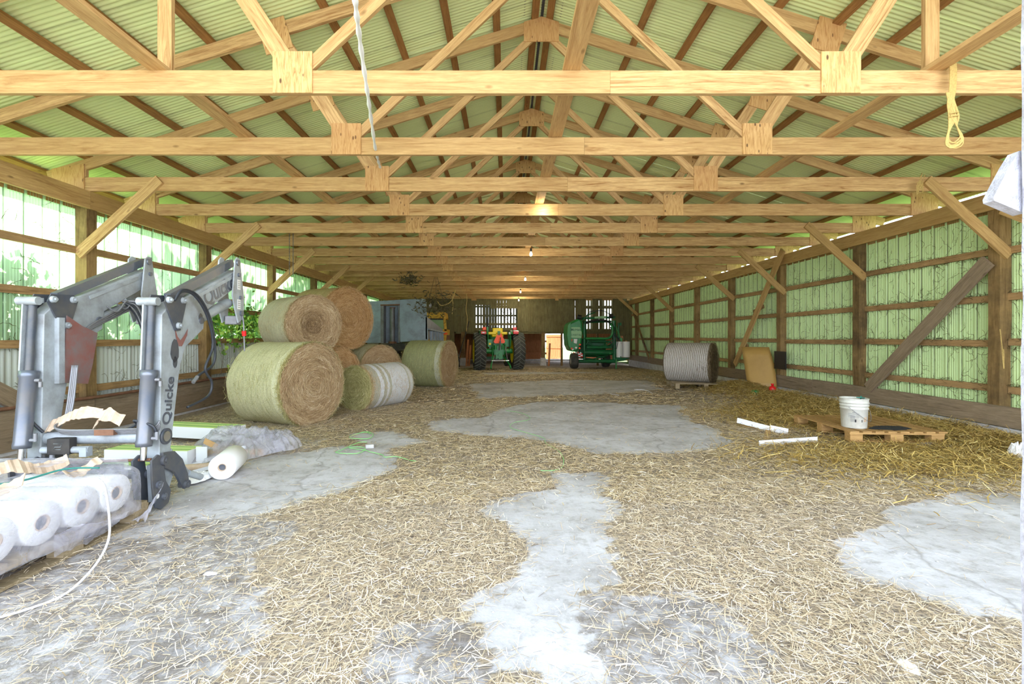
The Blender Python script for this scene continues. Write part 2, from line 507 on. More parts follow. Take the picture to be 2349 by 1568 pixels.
def net(name, hay, hay2, netc, amount, freq, bands=None):
    """net wrap pulled over hay: thin rings around local X, thicker where layers overlap"""
    k = N(name)
    tc = k.n('ShaderNodeTexCoord'); sp = k.n('ShaderNodeSeparateXYZ'); k.l(tc.outputs['Object'], sp.inputs[0])
    an = k.math('ARCTAN2', sp.outputs['Y'], sp.outputs['Z'])
    v = k.coord((1, 1, 1), rnd=9.0)
    n0 = k.noise(v, 5, 4, .6); n2 = k.noise(v, 55, 3, .7)
    cb = k.n('ShaderNodeCombineXYZ'); k.l(k.math('MULTIPLY', sp.outputs['X'], 30), cb.inputs[0]); k.l(k.math('MULTIPLY', an, 2.0), cb.inputs[1])
    n1 = k.noise(cb.outputs[0], 1.0, 4, .65)
    h = k.ramp(k.math('ADD', k.math('MULTIPLY', n1, .5), k.math('MULTIPLY', n2, .5)), [(.36, hay), (.62, hay2)])
    ring = k.math('ABSOLUTE', k.math('SINE', k.math('ADD', k.math('MULTIPLY', sp.outputs['X'], freq), k.math('MULTIPLY', n0, 3.0))))
    m = k.math('MULTIPLY', k.ramp(ring, [(.45, .15), (.9, 1.0)]), amount)
    if bands:
        bsum = None
        for p, wd, am in bands:
            q = k.math('LESS_THAN', k.math('ABSOLUTE', k.math('SUBTRACT', k.math('ADD', sp.outputs['X'], k.math('MULTIPLY', n0, .06)), p)), wd)
            q = k.math('MULTIPLY', q, am)
            bsum = q if bsum is None else k.math('MAXIMUM', bsum, q)
        m = k.math('MAXIMUM', m, k.math('MULTIPLY', bsum, k.ramp(n2, [(.35, .7), (.55, 1.0)])))
    k.set('Base Color', k.mix(m, h, netc)); k.set('Roughness', .6)
    k.b.inputs['Specular IOR Level'].default_value = .25
    k.bump(k.math('ADD', ring, n2), .35, .01)
    return k.m
M['net_A'] = net('net_wrap_green', c255(140, 134, 92), c255(198, 192, 150), c255(220, 218, 192), .4, 230, [(.08, .10, .55)])
M['net_B'] = net('net_wrap_pale', c255(150, 134, 104), c255(200, 188, 156), c255(222, 216, 200), .5, 230)
M['net_C'] = net('net_wrap_orange', c255(150, 120, 70), c255(196, 176, 120), c255(206, 200, 160), .3, 230)
M['net_F'] = net('net_wrap_silver', c255(138, 132, 104), c255(176, 172, 146), c255(214, 216, 222), .3, 230, [(.30, .045, .95), (.46, .03, .85), (.80, .24, .8), (1.12, .04, .6)])
M['net_G'] = net('net_wrap_mossy', c255(112, 116, 62), c255(158, 160, 100), c255(196, 196, 180), .3, 260, [(.13, .09, .75)])
M['net_H'] = net('net_wrap_ringed', c255(96, 86, 72), c255(138, 126, 110), c255(204, 200, 196), .85, 72)

M['loader'] = paint('loader_grey', c255(168, 176, 184), .42, 0, .55, c255(96, 92, 86), 5, .1)
M['loader_d'] = paint('loader_dark', c255(70, 76, 88), .45, .1, .5, c255(110, 104, 96), 6, .1)
M['loader_b'] = paint('cylinder_grey', c255(100, 108, 124), .3, .4, .45, c255(130, 126, 122), 6)
M['rustplate'] = paint('rusty_plate', c255(120, 118, 120), .7, 0, 1.0, c255(146, 62, 40), 5, .3)
M['rust'] = paint('rust', c255(130, 92, 70), .8, 0, .7, c255(90, 60, 44), 10, .3)
M['chrome'] = paint('chrome', (.75, .76, .78), .18, 1.0)
M['hose'] = paint('hose_rubber', c255(44, 48, 56), .5)
M['hose_g'] = paint('steel_pipe', c255(132, 134, 140), .4, .3, .4)
M['pail'] = paint('scuffed_pail', c255(206, 206, 200), .5, 0, .3, c255(160, 152, 136), 9)
M['black'] = paint('black_plastic', c255(34, 34, 36), .5)
M['white'] = paint('white_plastic', c255(232, 232, 234), .45)
M['whitewood'] = paint('white_painted_wood', c255(196, 196, 212), .7, 0, .7, c255(120, 116, 120), 22, .8)
M['card'] = paint('cardboard', c255(190, 152, 104), .9, 0, .3, c255(150, 116, 76), 6)
M['cardlight'] = paint('corrugated_cardboard', c255(200, 178, 156), .9, 0, .2, c255(160, 130, 100), 20)
M['whitecard'] = paint('white_card', c255(228, 230, 236), .6)
M['limecard'] = paint('green_printed_card', c255(206, 226, 150), .55)
M['greenink'] = paint('green_ink', c255(70, 150, 70), .55)
M['jd'] = paint('tractor_green', c255(30, 136, 66), .35, 0, .3, c255(40, 70, 40), 5)
M['dkgreen'] = paint('baler_green', c255(20, 104, 60), .35, 0, .35, c255(20, 50, 30), 4)
M['midgreen'] = paint('baler_light_green', c255(60, 142, 76), .4)
M['palegreen'] = paint('pale_green_label', c255(150, 196, 150), .5)
M['yellow'] = paint('tractor_yellow', c255(238, 212, 30), .4)
M['tyre'] = paint('tyre_rubber', c255(52, 54, 54), .75, 0, .4, c255(96, 94, 84), 5)
M['lug'] = paint('tread_rubber', c255(104, 108, 102), .8)
M['redlens'] = paint('red_lens', c255(210, 24, 20), .25)
M['orange'] = paint('orange_reflector', c255(255, 84, 20), .4)
M['cabyellow'] = paint('old_cab_yellow', c255(226, 178, 60), .5, 0, .5, c255(150, 96, 40), 6)
M['bluegrey'] = paint('blue_grey_paint', c255(146, 162, 178), .5, 0, .3, c255(90, 84, 80), 3)
M['steelgrey'] = paint('weathered_steel', c255(130, 132, 138), .5, .3, .5, c255(80, 60, 50), 4)
M['darkmetal'] = paint('dark_metal', c255(48, 46, 46), .6, .2, .3)
M['rope'] = paint('sisal_rope', c255(196, 168, 104), .9, 0, .3, c255(140, 110, 60), 60)
M['whiterope'] = paint('white_rope', c255(240, 240, 244), .8)
M['limecord'] = paint('lime_cord', c255(140, 206, 130), .5)
M['strap'] = paint('white_strap', c255(230, 230, 240), .35)
M['hardboard'] = paint('hardboard', c255(178, 142, 78), .5, 0, .3, c255(140, 104, 50), 1.5)
M['blackcloth'] = paint('black_cloth', c255(30, 30, 28), .95, 0, .2, c255(50, 46, 36), 8, .6)
M['teal'] = paint('teal_plastic', c255(40, 120, 110), .4)
M['redplastic'] = paint('red_plastic', c255(206, 22, 26), .4)
M['greenplastic'] = paint('green_plastic', c255(30, 130, 56), .4)
M['concrete'] = paint('foundation_concrete', c255(206, 206, 208), .9, 0, .5, c255(140, 130, 118), 5, .6)
M['ground'] = paint('gravel_ground', c255(186, 180, 168), .95, 0, .4, c255(120, 112, 98), 3, .5)
M['grass'] = paint('grass', c255(110, 140, 60), .95, 0, .6, c255(70, 96, 36), 3, .6)
M['bark'] = paint('bark', c255(104, 88, 70), .9, 0, .5, (.05, .04, .03), 8, .7)
M['paper'] = paint('paper', c255(240, 240, 244), .8)

def film():
    k = N('plastic_film')
    v = k.coord((1, 1, 1)); n = k.noise(v, 6, 4, .6, 1.5)
    k.set('Base Color', (*c255(226, 226, 240), 1)); k.set('Roughness', .18)
    k.bump(k.noise(k.coord((1, 1, 3)), 5, 3, .5, 2.5), .12, .03)
    tl = k.n('ShaderNodeBsdfTranslucent'); tl.inputs[0].default_value = (*c255(206, 206, 228), 1)
    m1 = k.n('ShaderNodeMixShader'); m1.inputs[0].default_value = .45
    k.l(k.b.outputs[0], m1.inputs[1]); k.l(tl.outputs[0], m1.inputs[2])
    tp = k.n('ShaderNodeBsdfTransparent'); m2 = k.n('ShaderNodeMixShader')
    k.l(k.ramp(n, [(.35, .22), (.65, .55)]), m2.inputs[0])
    k.l(tp.outputs[0], m2.inputs[1]); k.l(m1.outputs[0], m2.inputs[2]); k.l(m2.outputs[0], k.out.inputs[0])
    return k.m
M['film'] = film()
def glow(name, col, s):
    k = N(name); k.set('Base Color', (*col, 1))
    k.b.inputs['Emission Color'].default_value = (*col, 1); k.b.inputs['Emission Strength'].default_value = s
    return k.m
M['bulb'] = glow('bulb_glass', (1, .93, .78), 2.0)
def glass():
    k = N('cab_glass'); k.set('Base Color', (*c255(170, 200, 160), 1)); k.set('Roughness', .1); k.set('Alpha', .6)
    return k.m
M['glass'] = glass()
# ================================================================== THE GROUND
XL, XR = -5.62, 6.63            # inner faces of the wall posts
RX = 0.49                       # ridge
SP = 1.22                       # truss spacing
ZT = 3.285                      # underside of the trusses
YB = 24.4                       # wall at the far end

def gp(px, py):                 # surveyed point on the floor
    d = 1.325 * 1044 / (py - 773.0)
    return ((px - 1160) * d / 1044, d)

BARE = [
 [(1250,1085),(1390,1090),(1400,1150),(1415,1250),(1425,1340),(1380,1410),(1400,1500),(1440,1600),(1180,1600),(1110,1480),(1100,1430),(1060,1400),(1140,1310),(1180,1230),(1110,1180),(1105,1150),(1180,1130),(1280,1125)],
 [(1160,935),(1250,920),(1560,930),(1600,970),(1690,1012),(1560,1042),(1370,1040),(1290,1015),(1180,1000),(1000,990),(975,965),(1100,955)],
 [(600,1050),(780,1022),(900,1030),(905,1080),(830,1110),(720,1150),(600,1200),(480,1190),(380,1190),(400,1110),(500,1090)],
 [(820,992),(900,985),(960,1000),(980,1015),(930,1030),(840,1030)],
 [(2010,1160),(2200,1125),(2480,1130),(2500,1440),(2300,1440),(2120,1370),(1960,1310),(1950,1250),(2040,1210)],
 [(1080,880),(1250,872),(1480,872),(1530,895),(1330,905),(1100,915)],
 [(1100,850),(1300,848),(1400,850),(1280,856),(1120,858)],
]
HALF = [   # trampled dirt with thin straw
 [(-300,1420),(330,1210),(480,1180),(640,1200),(700,1210),(600,1290),(620,1400),(560,1480),(400,1640),(-300,1900)],
 [(900,1440),(1060,1420),(1120,1500),(1180,1640),(940,1640),(860,1500)],
 [(1400,1390),(1560,1350),(1700,1400),(1760,1500),(1700,1640),(1450,1640),(1390,1500)],
]
DAMP = [
 [(900,1450),(1060,1430),(1120,1500),(1000,1530)],
 [(1440,1400),(1600,1360),(1660,1420),(1520,1460)],
 [(2040,1092),(2180,1086),(2260,1120),(2160,1135),(2050,1110)],
 [(300,1480),(420,1450),(500,1500),(380,1560)],
]
def inside(poly, x, y):
    r = np.zeros(np.shape(x), bool); n = len(poly)
    for i in range(n):
        x0, y0 = poly[i]; x1, y1 = poly[(i + 1) % n]
        if y0 == y1: continue
        c = ((y0 > y) != (y1 > y)) & (x < (x1 - x0) * (y - y0) / (y1 - y0) + x0)
        r ^= c
    return r
BG = [[gp(*p) for p in q] for q in BARE]; HG = [[gp(*p) for p in q] for q in HALF]; DG = [[gp(*p) for p in q] for q in DAMP]
def straw_cover(x, y):
    """0 on swept concrete, 1 on straw"""
    j = .22 * (fbm(x * 2.3, y * 2.3, 3) - .5) * 2; k = .22 * (fbm(x * 2.3, y * 2.3, 9) - .5) * 2
    x2, y2 = x + j, y + k
    s = np.ones(np.shape(x))
    for q in HG: s = np.where(inside(q, x2, y2), .45, s)
    for q in BG: s = np.where(inside(q, x2, y2), .02, s)
    s = np.where((y > 9) & (s > .5) & (np.abs(x - .5) < 4.5), s * (.45 + .7 * fbm(x * .9, y * .9, 21)), s)
    s = np.where((x < -2.3) & (y > 3) & (y < 6), s * .6, s)
    return np.clip(s, 0, 1)

def sst(t):
    t = np.clip(t, 0, 1); return t * t * (3 - 2 * t)
def hz(x, y):
    x = np.asarray(x, float); y = np.asarray(y, float)
    z = -.20 * sst((y - 14) / 10)
    z = z + .012 * (fbm(x * 1.1, y * 1.1, 31) - .5) * 2
    # straw banked against the right-hand wall
    b = sst((x - 4.6) / 1.6) * sst((y - 4.2) / 1.5) * sst((12.5 - y) / 1.5)
    z = z + .11 * b * fbm(x * 1.7, y * 1.7, 41)
    z = z + .16 * np.exp(-((x - 5.3) ** 2 / .5 + (y - 9.6) ** 2 / 1.6)) * fbm(x * 3, y * 3, 44)
    z = z + .12 * np.exp(-((x - 5.6) ** 2 / .25 + (y - 11.0) ** 2 / .35))
    z = z + .05 * np.exp(-((x + .5) ** 2 / .3 + (y - 20.3) ** 2 / .3))
    return z
def H(x, y): return float(hz(x, y))

ys = np.concatenate([np.arange(-1.6, 6, .045), np.arange(6, 14, .09), np.arange(14, 31.5, .2)])
xs = np.concatenate([np.arange(-5.95, 6.95, .06), [6.95]])
X, Y = np.meshgrid(xs, ys)
Z = hz(X, Y) + .012 * (fbm(X * 6, Y * 6, 55) - .5) * straw_cover(X, Y)
cover = straw_cover(X, Y)
damp = np.zeros(X.shape)
for q in DG: damp = np.where(inside(q, X + .15 * (fbm(X * 3, Y * 3, 61) - .5), Y), .6, damp)
damp = np.where((cover > .4) & (cover < .5), np.maximum(damp, .5), damp)
fl = grid_mesh('floor', np.stack([X, Y, Z], 2), M['floor'], True, {'straw': cover, 'damp': damp})
floor = tag(link('floor', fl), kind='structure')
# outside ground
mb = MB(); mb.add([(-45, -30, -.3), (45, -30, -.3), (45, 70, -.3), (-45, 70, -.3)], [(0, 1, 2, 3)])
tag(mb.build('ground', M['grass']), kind='structure')
mb = MB(); mb.add([(-14, -22, -.05), (14, -22, -.05), (14, -1.5, -.012), (-14, -1.5, -.012)], [(0, 1, 2, 3)])
tag(mb.build('yard', M['ground']), kind='structure')

# ------------------------------------------------------------------ straw
def scatter(n, x0, x1, y0, y1, seed, minc=.25, lmin=.04, lmax=.16, w=.0035, lift=.02, tint=(.25, .9)):
    r = np.random.default_rng(seed)
    x = r.uniform(x0, x1, n); y = y0 + (y1 - y0) * r.uniform(0, 1, n)
    c = sum(straw_cover(x + .11 * a_, y + .11 * b_) for a_, b_ in ((0, 0), (1, .4), (-.4, 1), (-1, -.4), (.4, -1))) / 5; c = c ** 1.3; clump = fbm(x * 2.2, y * 2.2, 71)
    keep = r.uniform(0, 1, n) < np.clip(c * (.25 + 1.3 * clump) + .015, 0, 1)
    x, y, c = x[keep], y[keep], c[keep]; n = len(x)
    a = r.uniform(0, 2 * PI, n); t = r.normal(0, .10, n)
    D = np.stack([np.cos(a) * np.cos(t), np.sin(a) * np.cos(t), np.sin(t)], 1)
    U = np.stack([-np.sin(a), np.cos(a), r.normal(0, .25, n)], 1)
    U /= np.linalg.norm(U, axis=1)[:, None]
    C = np.stack([x, y, hz(x, y) + .006 + lift * r.uniform(0, 1, n) ** 1.5 * (c > .3)], 1)
    L = r.uniform(lmin, lmax, n) * r.uniform(.5, 1, n); Wd = w * r.uniform(.5, 1.5, n)
    tn = np.clip(r.normal((tint[0] + tint[1]) / 2, (tint[1] - tint[0]) / 2.4, n), 0, 1)
    return C, D, U, L, Wd, tn
def lay(name, label, *parts, m='straw', bend=.12, group=None):
    A = [np.concatenate(q) for q in zip(*parts)]
    me = strands_mesh(name, *A, M[m], bend)
    return tag(link(name, me), label, 'straw', group, 'stuff')
lay('straw', 'loose trampled straw scattered over the barn floor nearest the open front',
    scatter(150000, -4.5, 5, .9, 4.2, 1, w=.0023, lmin=.03, lmax=.13), scatter(5000, -4.5, 5, 1.0, 4.0, 2, lmin=.06, lmax=.15, w=.0045), m='straw_pale', bend=.05)
lay('straw', 'loose straw scattered over the middle of the barn floor before the bales',
    scatter(132000, -5.2, 6.4, 3.6, 9, 3, w=.0042, lmin=.05, lmax=.16))
lay('straw', 'thin straw litter on the floor towards the tractor and the far wall',
    scatter(65000, -5.4, 6.5, 9, 22, 4, w=.011, lmin=.08, lmax=.26))
# deep straw banked to the right
def bank(n, cx, cy, sx, sy, seed, lift):
    r = np.random.default_rng(seed)
    x = r.normal(cx, sx, n); y = r.normal(cy, sy, n)
    ok = (x < 6.5) & (x > 2.2); x, y = x[ok], y[ok]; n = len(x)
    a = r.uniform(0, 2 * PI, n); t = r.normal(0, .28, n)
    D = np.stack([np.cos(a) * np.cos(t), np.sin(a) * np.cos(t), np.sin(t)], 1)
    U = np.stack([-np.sin(a), np.cos(a), r.normal(0, .3, n)], 1); U /= np.linalg.norm(U, axis=1)[:, None]
    lo = lift * fbm(x * 2.5, y * 2.5, seed) * 1.6
    C = np.stack([x, y, hz(x, y) + .01 + lo * r.uniform(0, 1, n)], 1)
    return C, D, U, r.uniform(.06, .26, n), .006 * r.uniform(.5, 1.4, n), np.clip(r.normal(.45, .22, n), 0, 1)
lay('straw_bank', 'deep golden straw banked up along the foot of the right wall',
    bank(16000, 5.6, 8.2, .5, 1.3, 11, .10), bank(12000, 4.9, 7.4, .6, .6, 12, .06), bank(7000, 6.0, 5.6, .3, .8, 13, .07),
    bank(9000, 4.6, 5.0, .9, .5, 14, .03), bank(4000, 5.5, 10.9, .35, .5, 15, .10), bank(3000, -.55, 20.3, .4, .4, 16, .05), m='straw_gold', bend=.2)
# pale stones and crumbs of concrete
r_ = random.Random(5)
mb = MB()
for _ in range(900):
    d = 1.3 + 6 * r_.random() ** 1.5; x = r_.uniform(-1.0, 1.0) * d * .95
    if not (-4.8 < x < 5.8): continue
    s = r_.uniform(.003, .011); z = H(x, d)
    mb.add([(x + s * math.cos(a) * r_.uniform(.7, 1.2), d + s * math.sin(a), z + .002) for a in (0, 1.3, 2.5, 3.8, 5)] + [(x, d, z + s * .9)],
           [(0, 1, 5), (1, 2, 5), (2, 3, 5), (3, 4, 5), (4, 0, 5)], True)
tag(mb.build('gravel', M['concrete']), 'small pale stones and crumbs of concrete strewn on the floor', 'stones', kind='stuff')

# ================================================================== ROOF
SL = .31
def ztop(x): return 5.61 - SL * abs(x - RX)
ceiling = tag(empty('ceiling', (RX, 0, 0)), kind='structure')
Y0, Y1 = -.3, YB + .1
# roof sheets: corrugation runs down the slope
def corr_mesh(name, width, length, pitch, amp, m, n=4):
    k = int(round(width / pitch)) * n
    us = np.linspace(0, width, k + 1); zs = amp * np.cos(us / pitch * 2 * PI)
    P = np.zeros((2, k + 1, 3)); P[:, :, 0] = us; P[0, :, 1] = 0; P[1, :, 1] = length; P[:, :, 2] = zs
    return grid_mesh(name, P, m)
slen = 6.85 * math.sqrt(1 + SL * SL)
sheet = corr_mesh('roof_sheet', .805, slen, .0503, .0065, M['roof'])
ns = int((Y1 - Y0) / .80) + 1
ang = math.atan(SL)
for side in (-1, 1):
    for k in range(ns):
        o = link('roof_sheet', sheet, ceiling)
        # local x -> world y, local y -> down the slope
        ex = Vector((0, 1, 0)); ey = Vector((side * math.cos(ang), 0, -math.sin(ang))); ez = ex.cross(ey)
        mt = Matrix((ex, ey, ez)).transposed().to_4x4()
        o.matrix_local = Matrix.Translation((side * .02, Y0 + k * .80, 5.61 + .055 + (.003 if k % 2 else 0))) @ mt
ceilr = lambda p: (p[0] - RX, p[1], p[2])
# purlins, flat on the top chords
for side in (-1, 1):
    for k in range(-1, 11):
        xr = side * (.10 if k < 0 else .61 * (k + 1))
        z = 5.61 - SL * abs(xr) + .02
        beam('purlin', (xr, Y0, z), (xr, Y1, z), .09, .038, M['purlin'], ceiling, (side * SL, 0, 1))
mb = MB(); mb.add([(-.25, Y0, 5.60), (0, Y0, 5.71), (.25, Y0, 5.60), (-.25, Y1, 5.60), (0, Y1, 5.71), (.25, Y1, 5.60)], [(0, 1, 4, 3), (1, 2, 5, 4)])
mb.build('ridge_cap', M['steelgrey'], ceiling)
# long ties lying on the bottom chords
for xx in (-2.80, .53, 3.45):
    for a in range(3):
        beam('ceiling_tie', (xx - RX, 2.4 + a * 7.3, ZT + .184 + .02), (xx - RX + .01, 2.4 + (a + 1) * 7.3 - .01, ZT + .184 + .02), .14, .038, M['truss'], ceiling)
# fascia boards outside the eaves
for side, nm in ((-1, 'fascia'), (1, 'fascia')):
    x = side * 6.86
    z = 5.61 - SL * 6.86
    beam(nm, (x, Y0, z - .02), (x, Y1, z - .02), .03, .09, M['whitewood'], ceiling)

# ------------------------------------------------------------------ trusses
def gusset(mb_pts, y, name, parent, t=.012):
    mb = MB(); n = len(mb_pts)
    vs = [(x, y, z) for x, z in mb_pts] + [(x, y + t, z) for x, z in mb_pts]
    fs = [tuple(range(n)), tuple(range(n, 2 * n))[::-1]] + [(i, (i + 1) % n, n + (i + 1) % n, n + i) for i in range(n)]
    mb.add(vs, fs)
    return mb.build(name, M['ply'], parent)

def make_truss(first=False):
    t = empty('roof_truss', (RX, 0, 0))
    T = M['truss']; zb = ZT + .092
    a, b = XL - RX - .10, XR - RX + .10
    # bottom chord in two lengths, top chords, webs
    beam('bottom_chord', (a, .019, zb), (.35, .019, zb), .038, .184, T, t)
    beam('bottom_chord', (.352, .019, zb), (b, .019, zb), .038, .184, T, t)
    off = .07 / math.cos(ang)
    for s in (-1, 1):
        e = 6.62
        beam('top_chord', (0, .019, 5.61 - off), (s * e, .019, 5.61 - SL * e - off), .038, .14, T, t)
        gx = 2.20
        # web from chord gusset to the ridge, and out to the top chord
        beam('web', (s * (gx - .10), .019, ZT + .20), (s * .12, .019, 5.61 - .26), .038, .09, T, t)
        beam('web', (s * (gx + .02), .019, ZT + .20), (s * 2.93, .019, 5.61 - SL * 2.93 - .12), .038, .14, T, t)
        c = s * gx
        gusset([(c - .158, ZT - .002), (c + .158, ZT - .002), (c + .158, ZT + .33), (c - .158, ZT + .33)], -.013, 'gusset_plate', t)
        # plate where the web meets the top chord, tilted with the chord
        cx, cz = s * 2.97, 5.61 - SL * 2.97 - .11
        ca, sa = math.cos(ang), -s * math.sin(ang)
        q = [(-.15, -.20), (.15, -.20), (.15, .15), (-.15, .15)]
        gusset([(cx + u * ca - v * sa, cz + u * sa + v * ca) for u, v in q], -.013, 'gusset_plate', t)
        # heel plate over the wall
        h0 = s * (6.12 if s < 0 else 6.02); h1 = s * (6.55 if s < 0 else 6.45)
        gusset([(h0, ZT), (h1, ZT), (h1, 5.61 - SL * abs(h1)), (h0, min(5.61 - SL * abs(h0), ZT + .36))], -.013, 'gusset_plate', t)
        beam('heel_block', (s * 6.2, .019, ZT + .19), (s * 6.2, .019, ZT + .33), .036, .2, T, t, (1, 0, 0))
    gusset([(-.235, 5.61 - .33), (.235, 5.61 - .33), (.235, 5.61 - .235 * SL + .005), (0, 5.615), (-.235, 5.61 - .235 * SL + .005)], -.013, 'gusset_plate', t)
    return t
proto = make_truss()
ORD = ['first', 'second', 'third', 'fourth', 'fifth', 'sixth', 'seventh', 'eighth', 'ninth', 'tenth', 'eleventh', 'twelfth', 'thirteenth', 'fourteenth', 'fifteenth', 'sixteenth', 'seventeenth', 'eighteenth']
for k in range(18):
    y = 3 * SP + k * SP
    t = proto if k == 0 else copy_tree(proto, (RX + random.uniform(-.012, .012), y, random.uniform(-.004, .004)))
    if k == 0:
        t.location = (RX, y, 0)
    extra = ''
    if k == 0: extra = ', coiled rope hung over it'
    if k == 17: extra = ', against the far wall'
    t['label'] = '%s timber roof truss from the open front%s' % (ORD[k], extra)
    t['category'] = 'roof truss'; t['group'] = 'timber roof trusses'
for s, x in ((-1, -2.79), (1, 3.49)):
    beam('upright_strut', (x - RX, .06 + .019, ZT + .19), (x - RX, .06 + .019, ztop(x) - .1), .038, .115, M['truss'], proto, (1, 0, 0))

# ================================================================== SIDE WALLS
def make_wall(side):
    nm = 'wall_left' if side < 0 else 'wall_right'
    w = tag(empty(nm, (XL if side < 0 else XR, 0, 0)), kind='structure')
    s = side
    P, G = M['post'], M['girt']
    posts = [3.74 + 2.44 * i for i in range(9)]
    for y in posts:
        # posts are hewn a little unevenly
        mb = MB(); n = 9; vs = []
        for i in range(n):
            z = 3.29 * i / (n - 1) - .25 * (i == 0)
            e = [random.uniform(-.006, .006) * (1.6 if z < 1.8 else .4) for _ in range(4)]
            vs += [(0 + e[0], -.077, z), (s * .15, -.077 + e[1], z), (s * .15, .077 + e[2], z), (0 + e[3], .077, z)]
        fs = [(4 * i + j, 4 * i + (j + 1) % 4, 4 * i + 4 + (j + 1) % 4, 4 * i + 4 + j) for i in range(n - 1) for j in range(4)]
        fs += [(0, 1, 2, 3), (4 * n - 4, 4 * n - 3, 4 * n - 2, 4 * n - 1)]
        mb.add(vs, fs)
        mb.build('post', P, w, (0, y, 0))
    # doubled wall plate carrying the trusses
    yy = [1.2, 6.12, 10.98, 15.9, 20.74, YB]
    for a, b in zip(yy, yy[1:]):
        beam('wall_plate', (-s * .021, a, ZT - .119), (-s * .021, b - .004, ZT - .119), .038, .235, M['plate'], w)
    beam('wall_plate', (s * .172, 1.2, ZT - .119), (s * .172, YB, ZT - .119), .038, .235, M['plate'], w)
    # girts between the posts
    zg = [2.50, 1.87, 1.24, .63]
    for z in zg:
        for i in range(-1, 9):
            a = (posts[i] + .08) if i >= 0 else 1.3
            b = posts[i + 1] - .08 if i < 8 else YB
            j = random.uniform(-.012, .012); q = random.uniform(-.015, .015)
            if side < 0 and z == 1.24: q += .01
            beam('girt', (s * .125, a, z + j), (s * .125, b, z + j + q), .045, .095, G, w)
    # cladding
    pw = .88
    prof = []
    for r in range(4):
        u = r * .22
        prof += [(u, .0), (u + .012, -.018), (u + .030, -.018), (u + .042, 0)]
        for f in range(1, 5):
            prof += [(u + .042 + f * .0345 - .006, 0), (u + .042 + f * .0345, -.008), (u + .042 + f * .0345 + .006, 0)]
    prof.append((.885, 0))
    def panel(z0, z1, m):
        A = np.array(prof); Pm = np.zeros((2, len(A), 3))
        Pm[:, :, 1] = A[:, 0]; Pm[:, :, 0] = s * .160 + s * A[:, 1] * 1.0
        Pm[0, :, 2] = z0; Pm[1, :, 2] = z1
        return grid_mesh('wall_panel', Pm, m, False)
    nP = int((YB - 1.0) / pw) + 1
    if side > 0:
        me = panel(.10, 3.30, M['mint'])
        for i in range(nP):
            link('wall_panel', me, w, (0 + .0015 * (i % 2), 1.05 + i * pw, 0))
    else:
        up = panel(1.22, 3.30, M['glassfibre']); short = panel(1.90, 3.30, M['glassfibre']); lo = corr_mesh('lower_panel', .88, 1.25, .0677 * 1.0 * 1.3 / 1.3, .008, M['whitesteel'])
        for i in range(nP):
            y = 1.05 + i * pw
            link('wall_panel', short if 8.6 < y < 10.0 else up, w, (0 + .0015 * (i % 2), y, 0))
            o = link('lower_panel', lo, w)
            o.matrix_local = Matrix.Translation((-.168, y, .0)) @ Matrix(((0, 0, 1), (1, 0, 0), (0, 1, 0))).to_4x4()
    return w, posts
wl, postsL = make_wall(-1)
wr, postsR = make_wall(1)

# knee braces between posts and trusses
for s, w, ids in ((-1, wl, (1, 2, 3, 4, 5)), (1, wr, (1, 2, 3, 4, 6, 8))):
    for i in ids:
        y = 3.74 + 2.44 * i - .077 - .021
        jit = random.uniform(-.05, .05)
        beam('knee_brace', (s * .10, y, 2.42 + jit), (-s * 1.0, y, ZT + .14 + jit * .5), .038, .135, M['plate'] if s > 0 else M['truss'], w)

# baseboards of thick old planks
for s, nm in ((-1, 'baseboard_left'), (1, 'baseboard_right')):
    b = tag(empty(nm, (XL if s < 0 else XR, 0, 0)), kind='structure')
    rows = [(.185, .30), (.43, .19)] if s < 0 else [(.28, .27)]
    for z, h in rows:
        y = 1.3; i = 0
        while y < YB - .3:
            L = min(random.choice((2.44, 3.6, 4.88)), YB - y)
            zz = z
            o = beam('plank', (-s * (.028 if z > .3 or s > 0 else .034), y, zz + random.uniform(-.012, .012)), (-s * (.028 if z > .3 or s > 0 else .034), y + L - .012, zz + random.uniform(-.012, .012) - (.02 if y > 14 else 0)), .045, h, M['sill'], b)
            y += L; i += 1
    mb = MB(); mb.box((s * .04, (1.3 + YB) / 2, -.05), (.16, YB - 1.3, .36))
    mb.build('footing', M['concrete'], b)
    if s < 0:
        mb = MB(); mb.tube([(.075, y, .525 + .012 * math.sin(y * 1.7)) for y in np.arange(1.4, 12, .8)], .022, 8)
        mb.build('pipe', M['rust'], b)

# diagonal props against the walls
beam('diagonal_brace', (-.06, 8.25, .40), (-.06, 6.20, 2.36), .05, .19, M['sill'], wr)
beam('diagonal_brace', (-.13, 12.9, .55), (-.16, 10.62, 3.36), .04, .17, M['plate'], wr)
for z, y in ((2.05, 11.75), (1.05, 12.5)):
    beam('cleat', (-.1, y - .22, z + .06), (-.1, y + .22, z - .06), .04, .09, M['post'], wr)
beam('diagonal_brace', (-.07, 6.0, 3.02), (-.07, 4.4, 1.9), .04, .14, M['plate'], wr)
beam('diagonal_brace', (.06, 3.9, 1.45), (.06, 5.32, .50), .05, .19, M['sill'], wl)
beam('diagonal_brace', (-.05, 23.9, 3.0), (-.05, 20.9, .35), .04, .14, M['post'], wr)

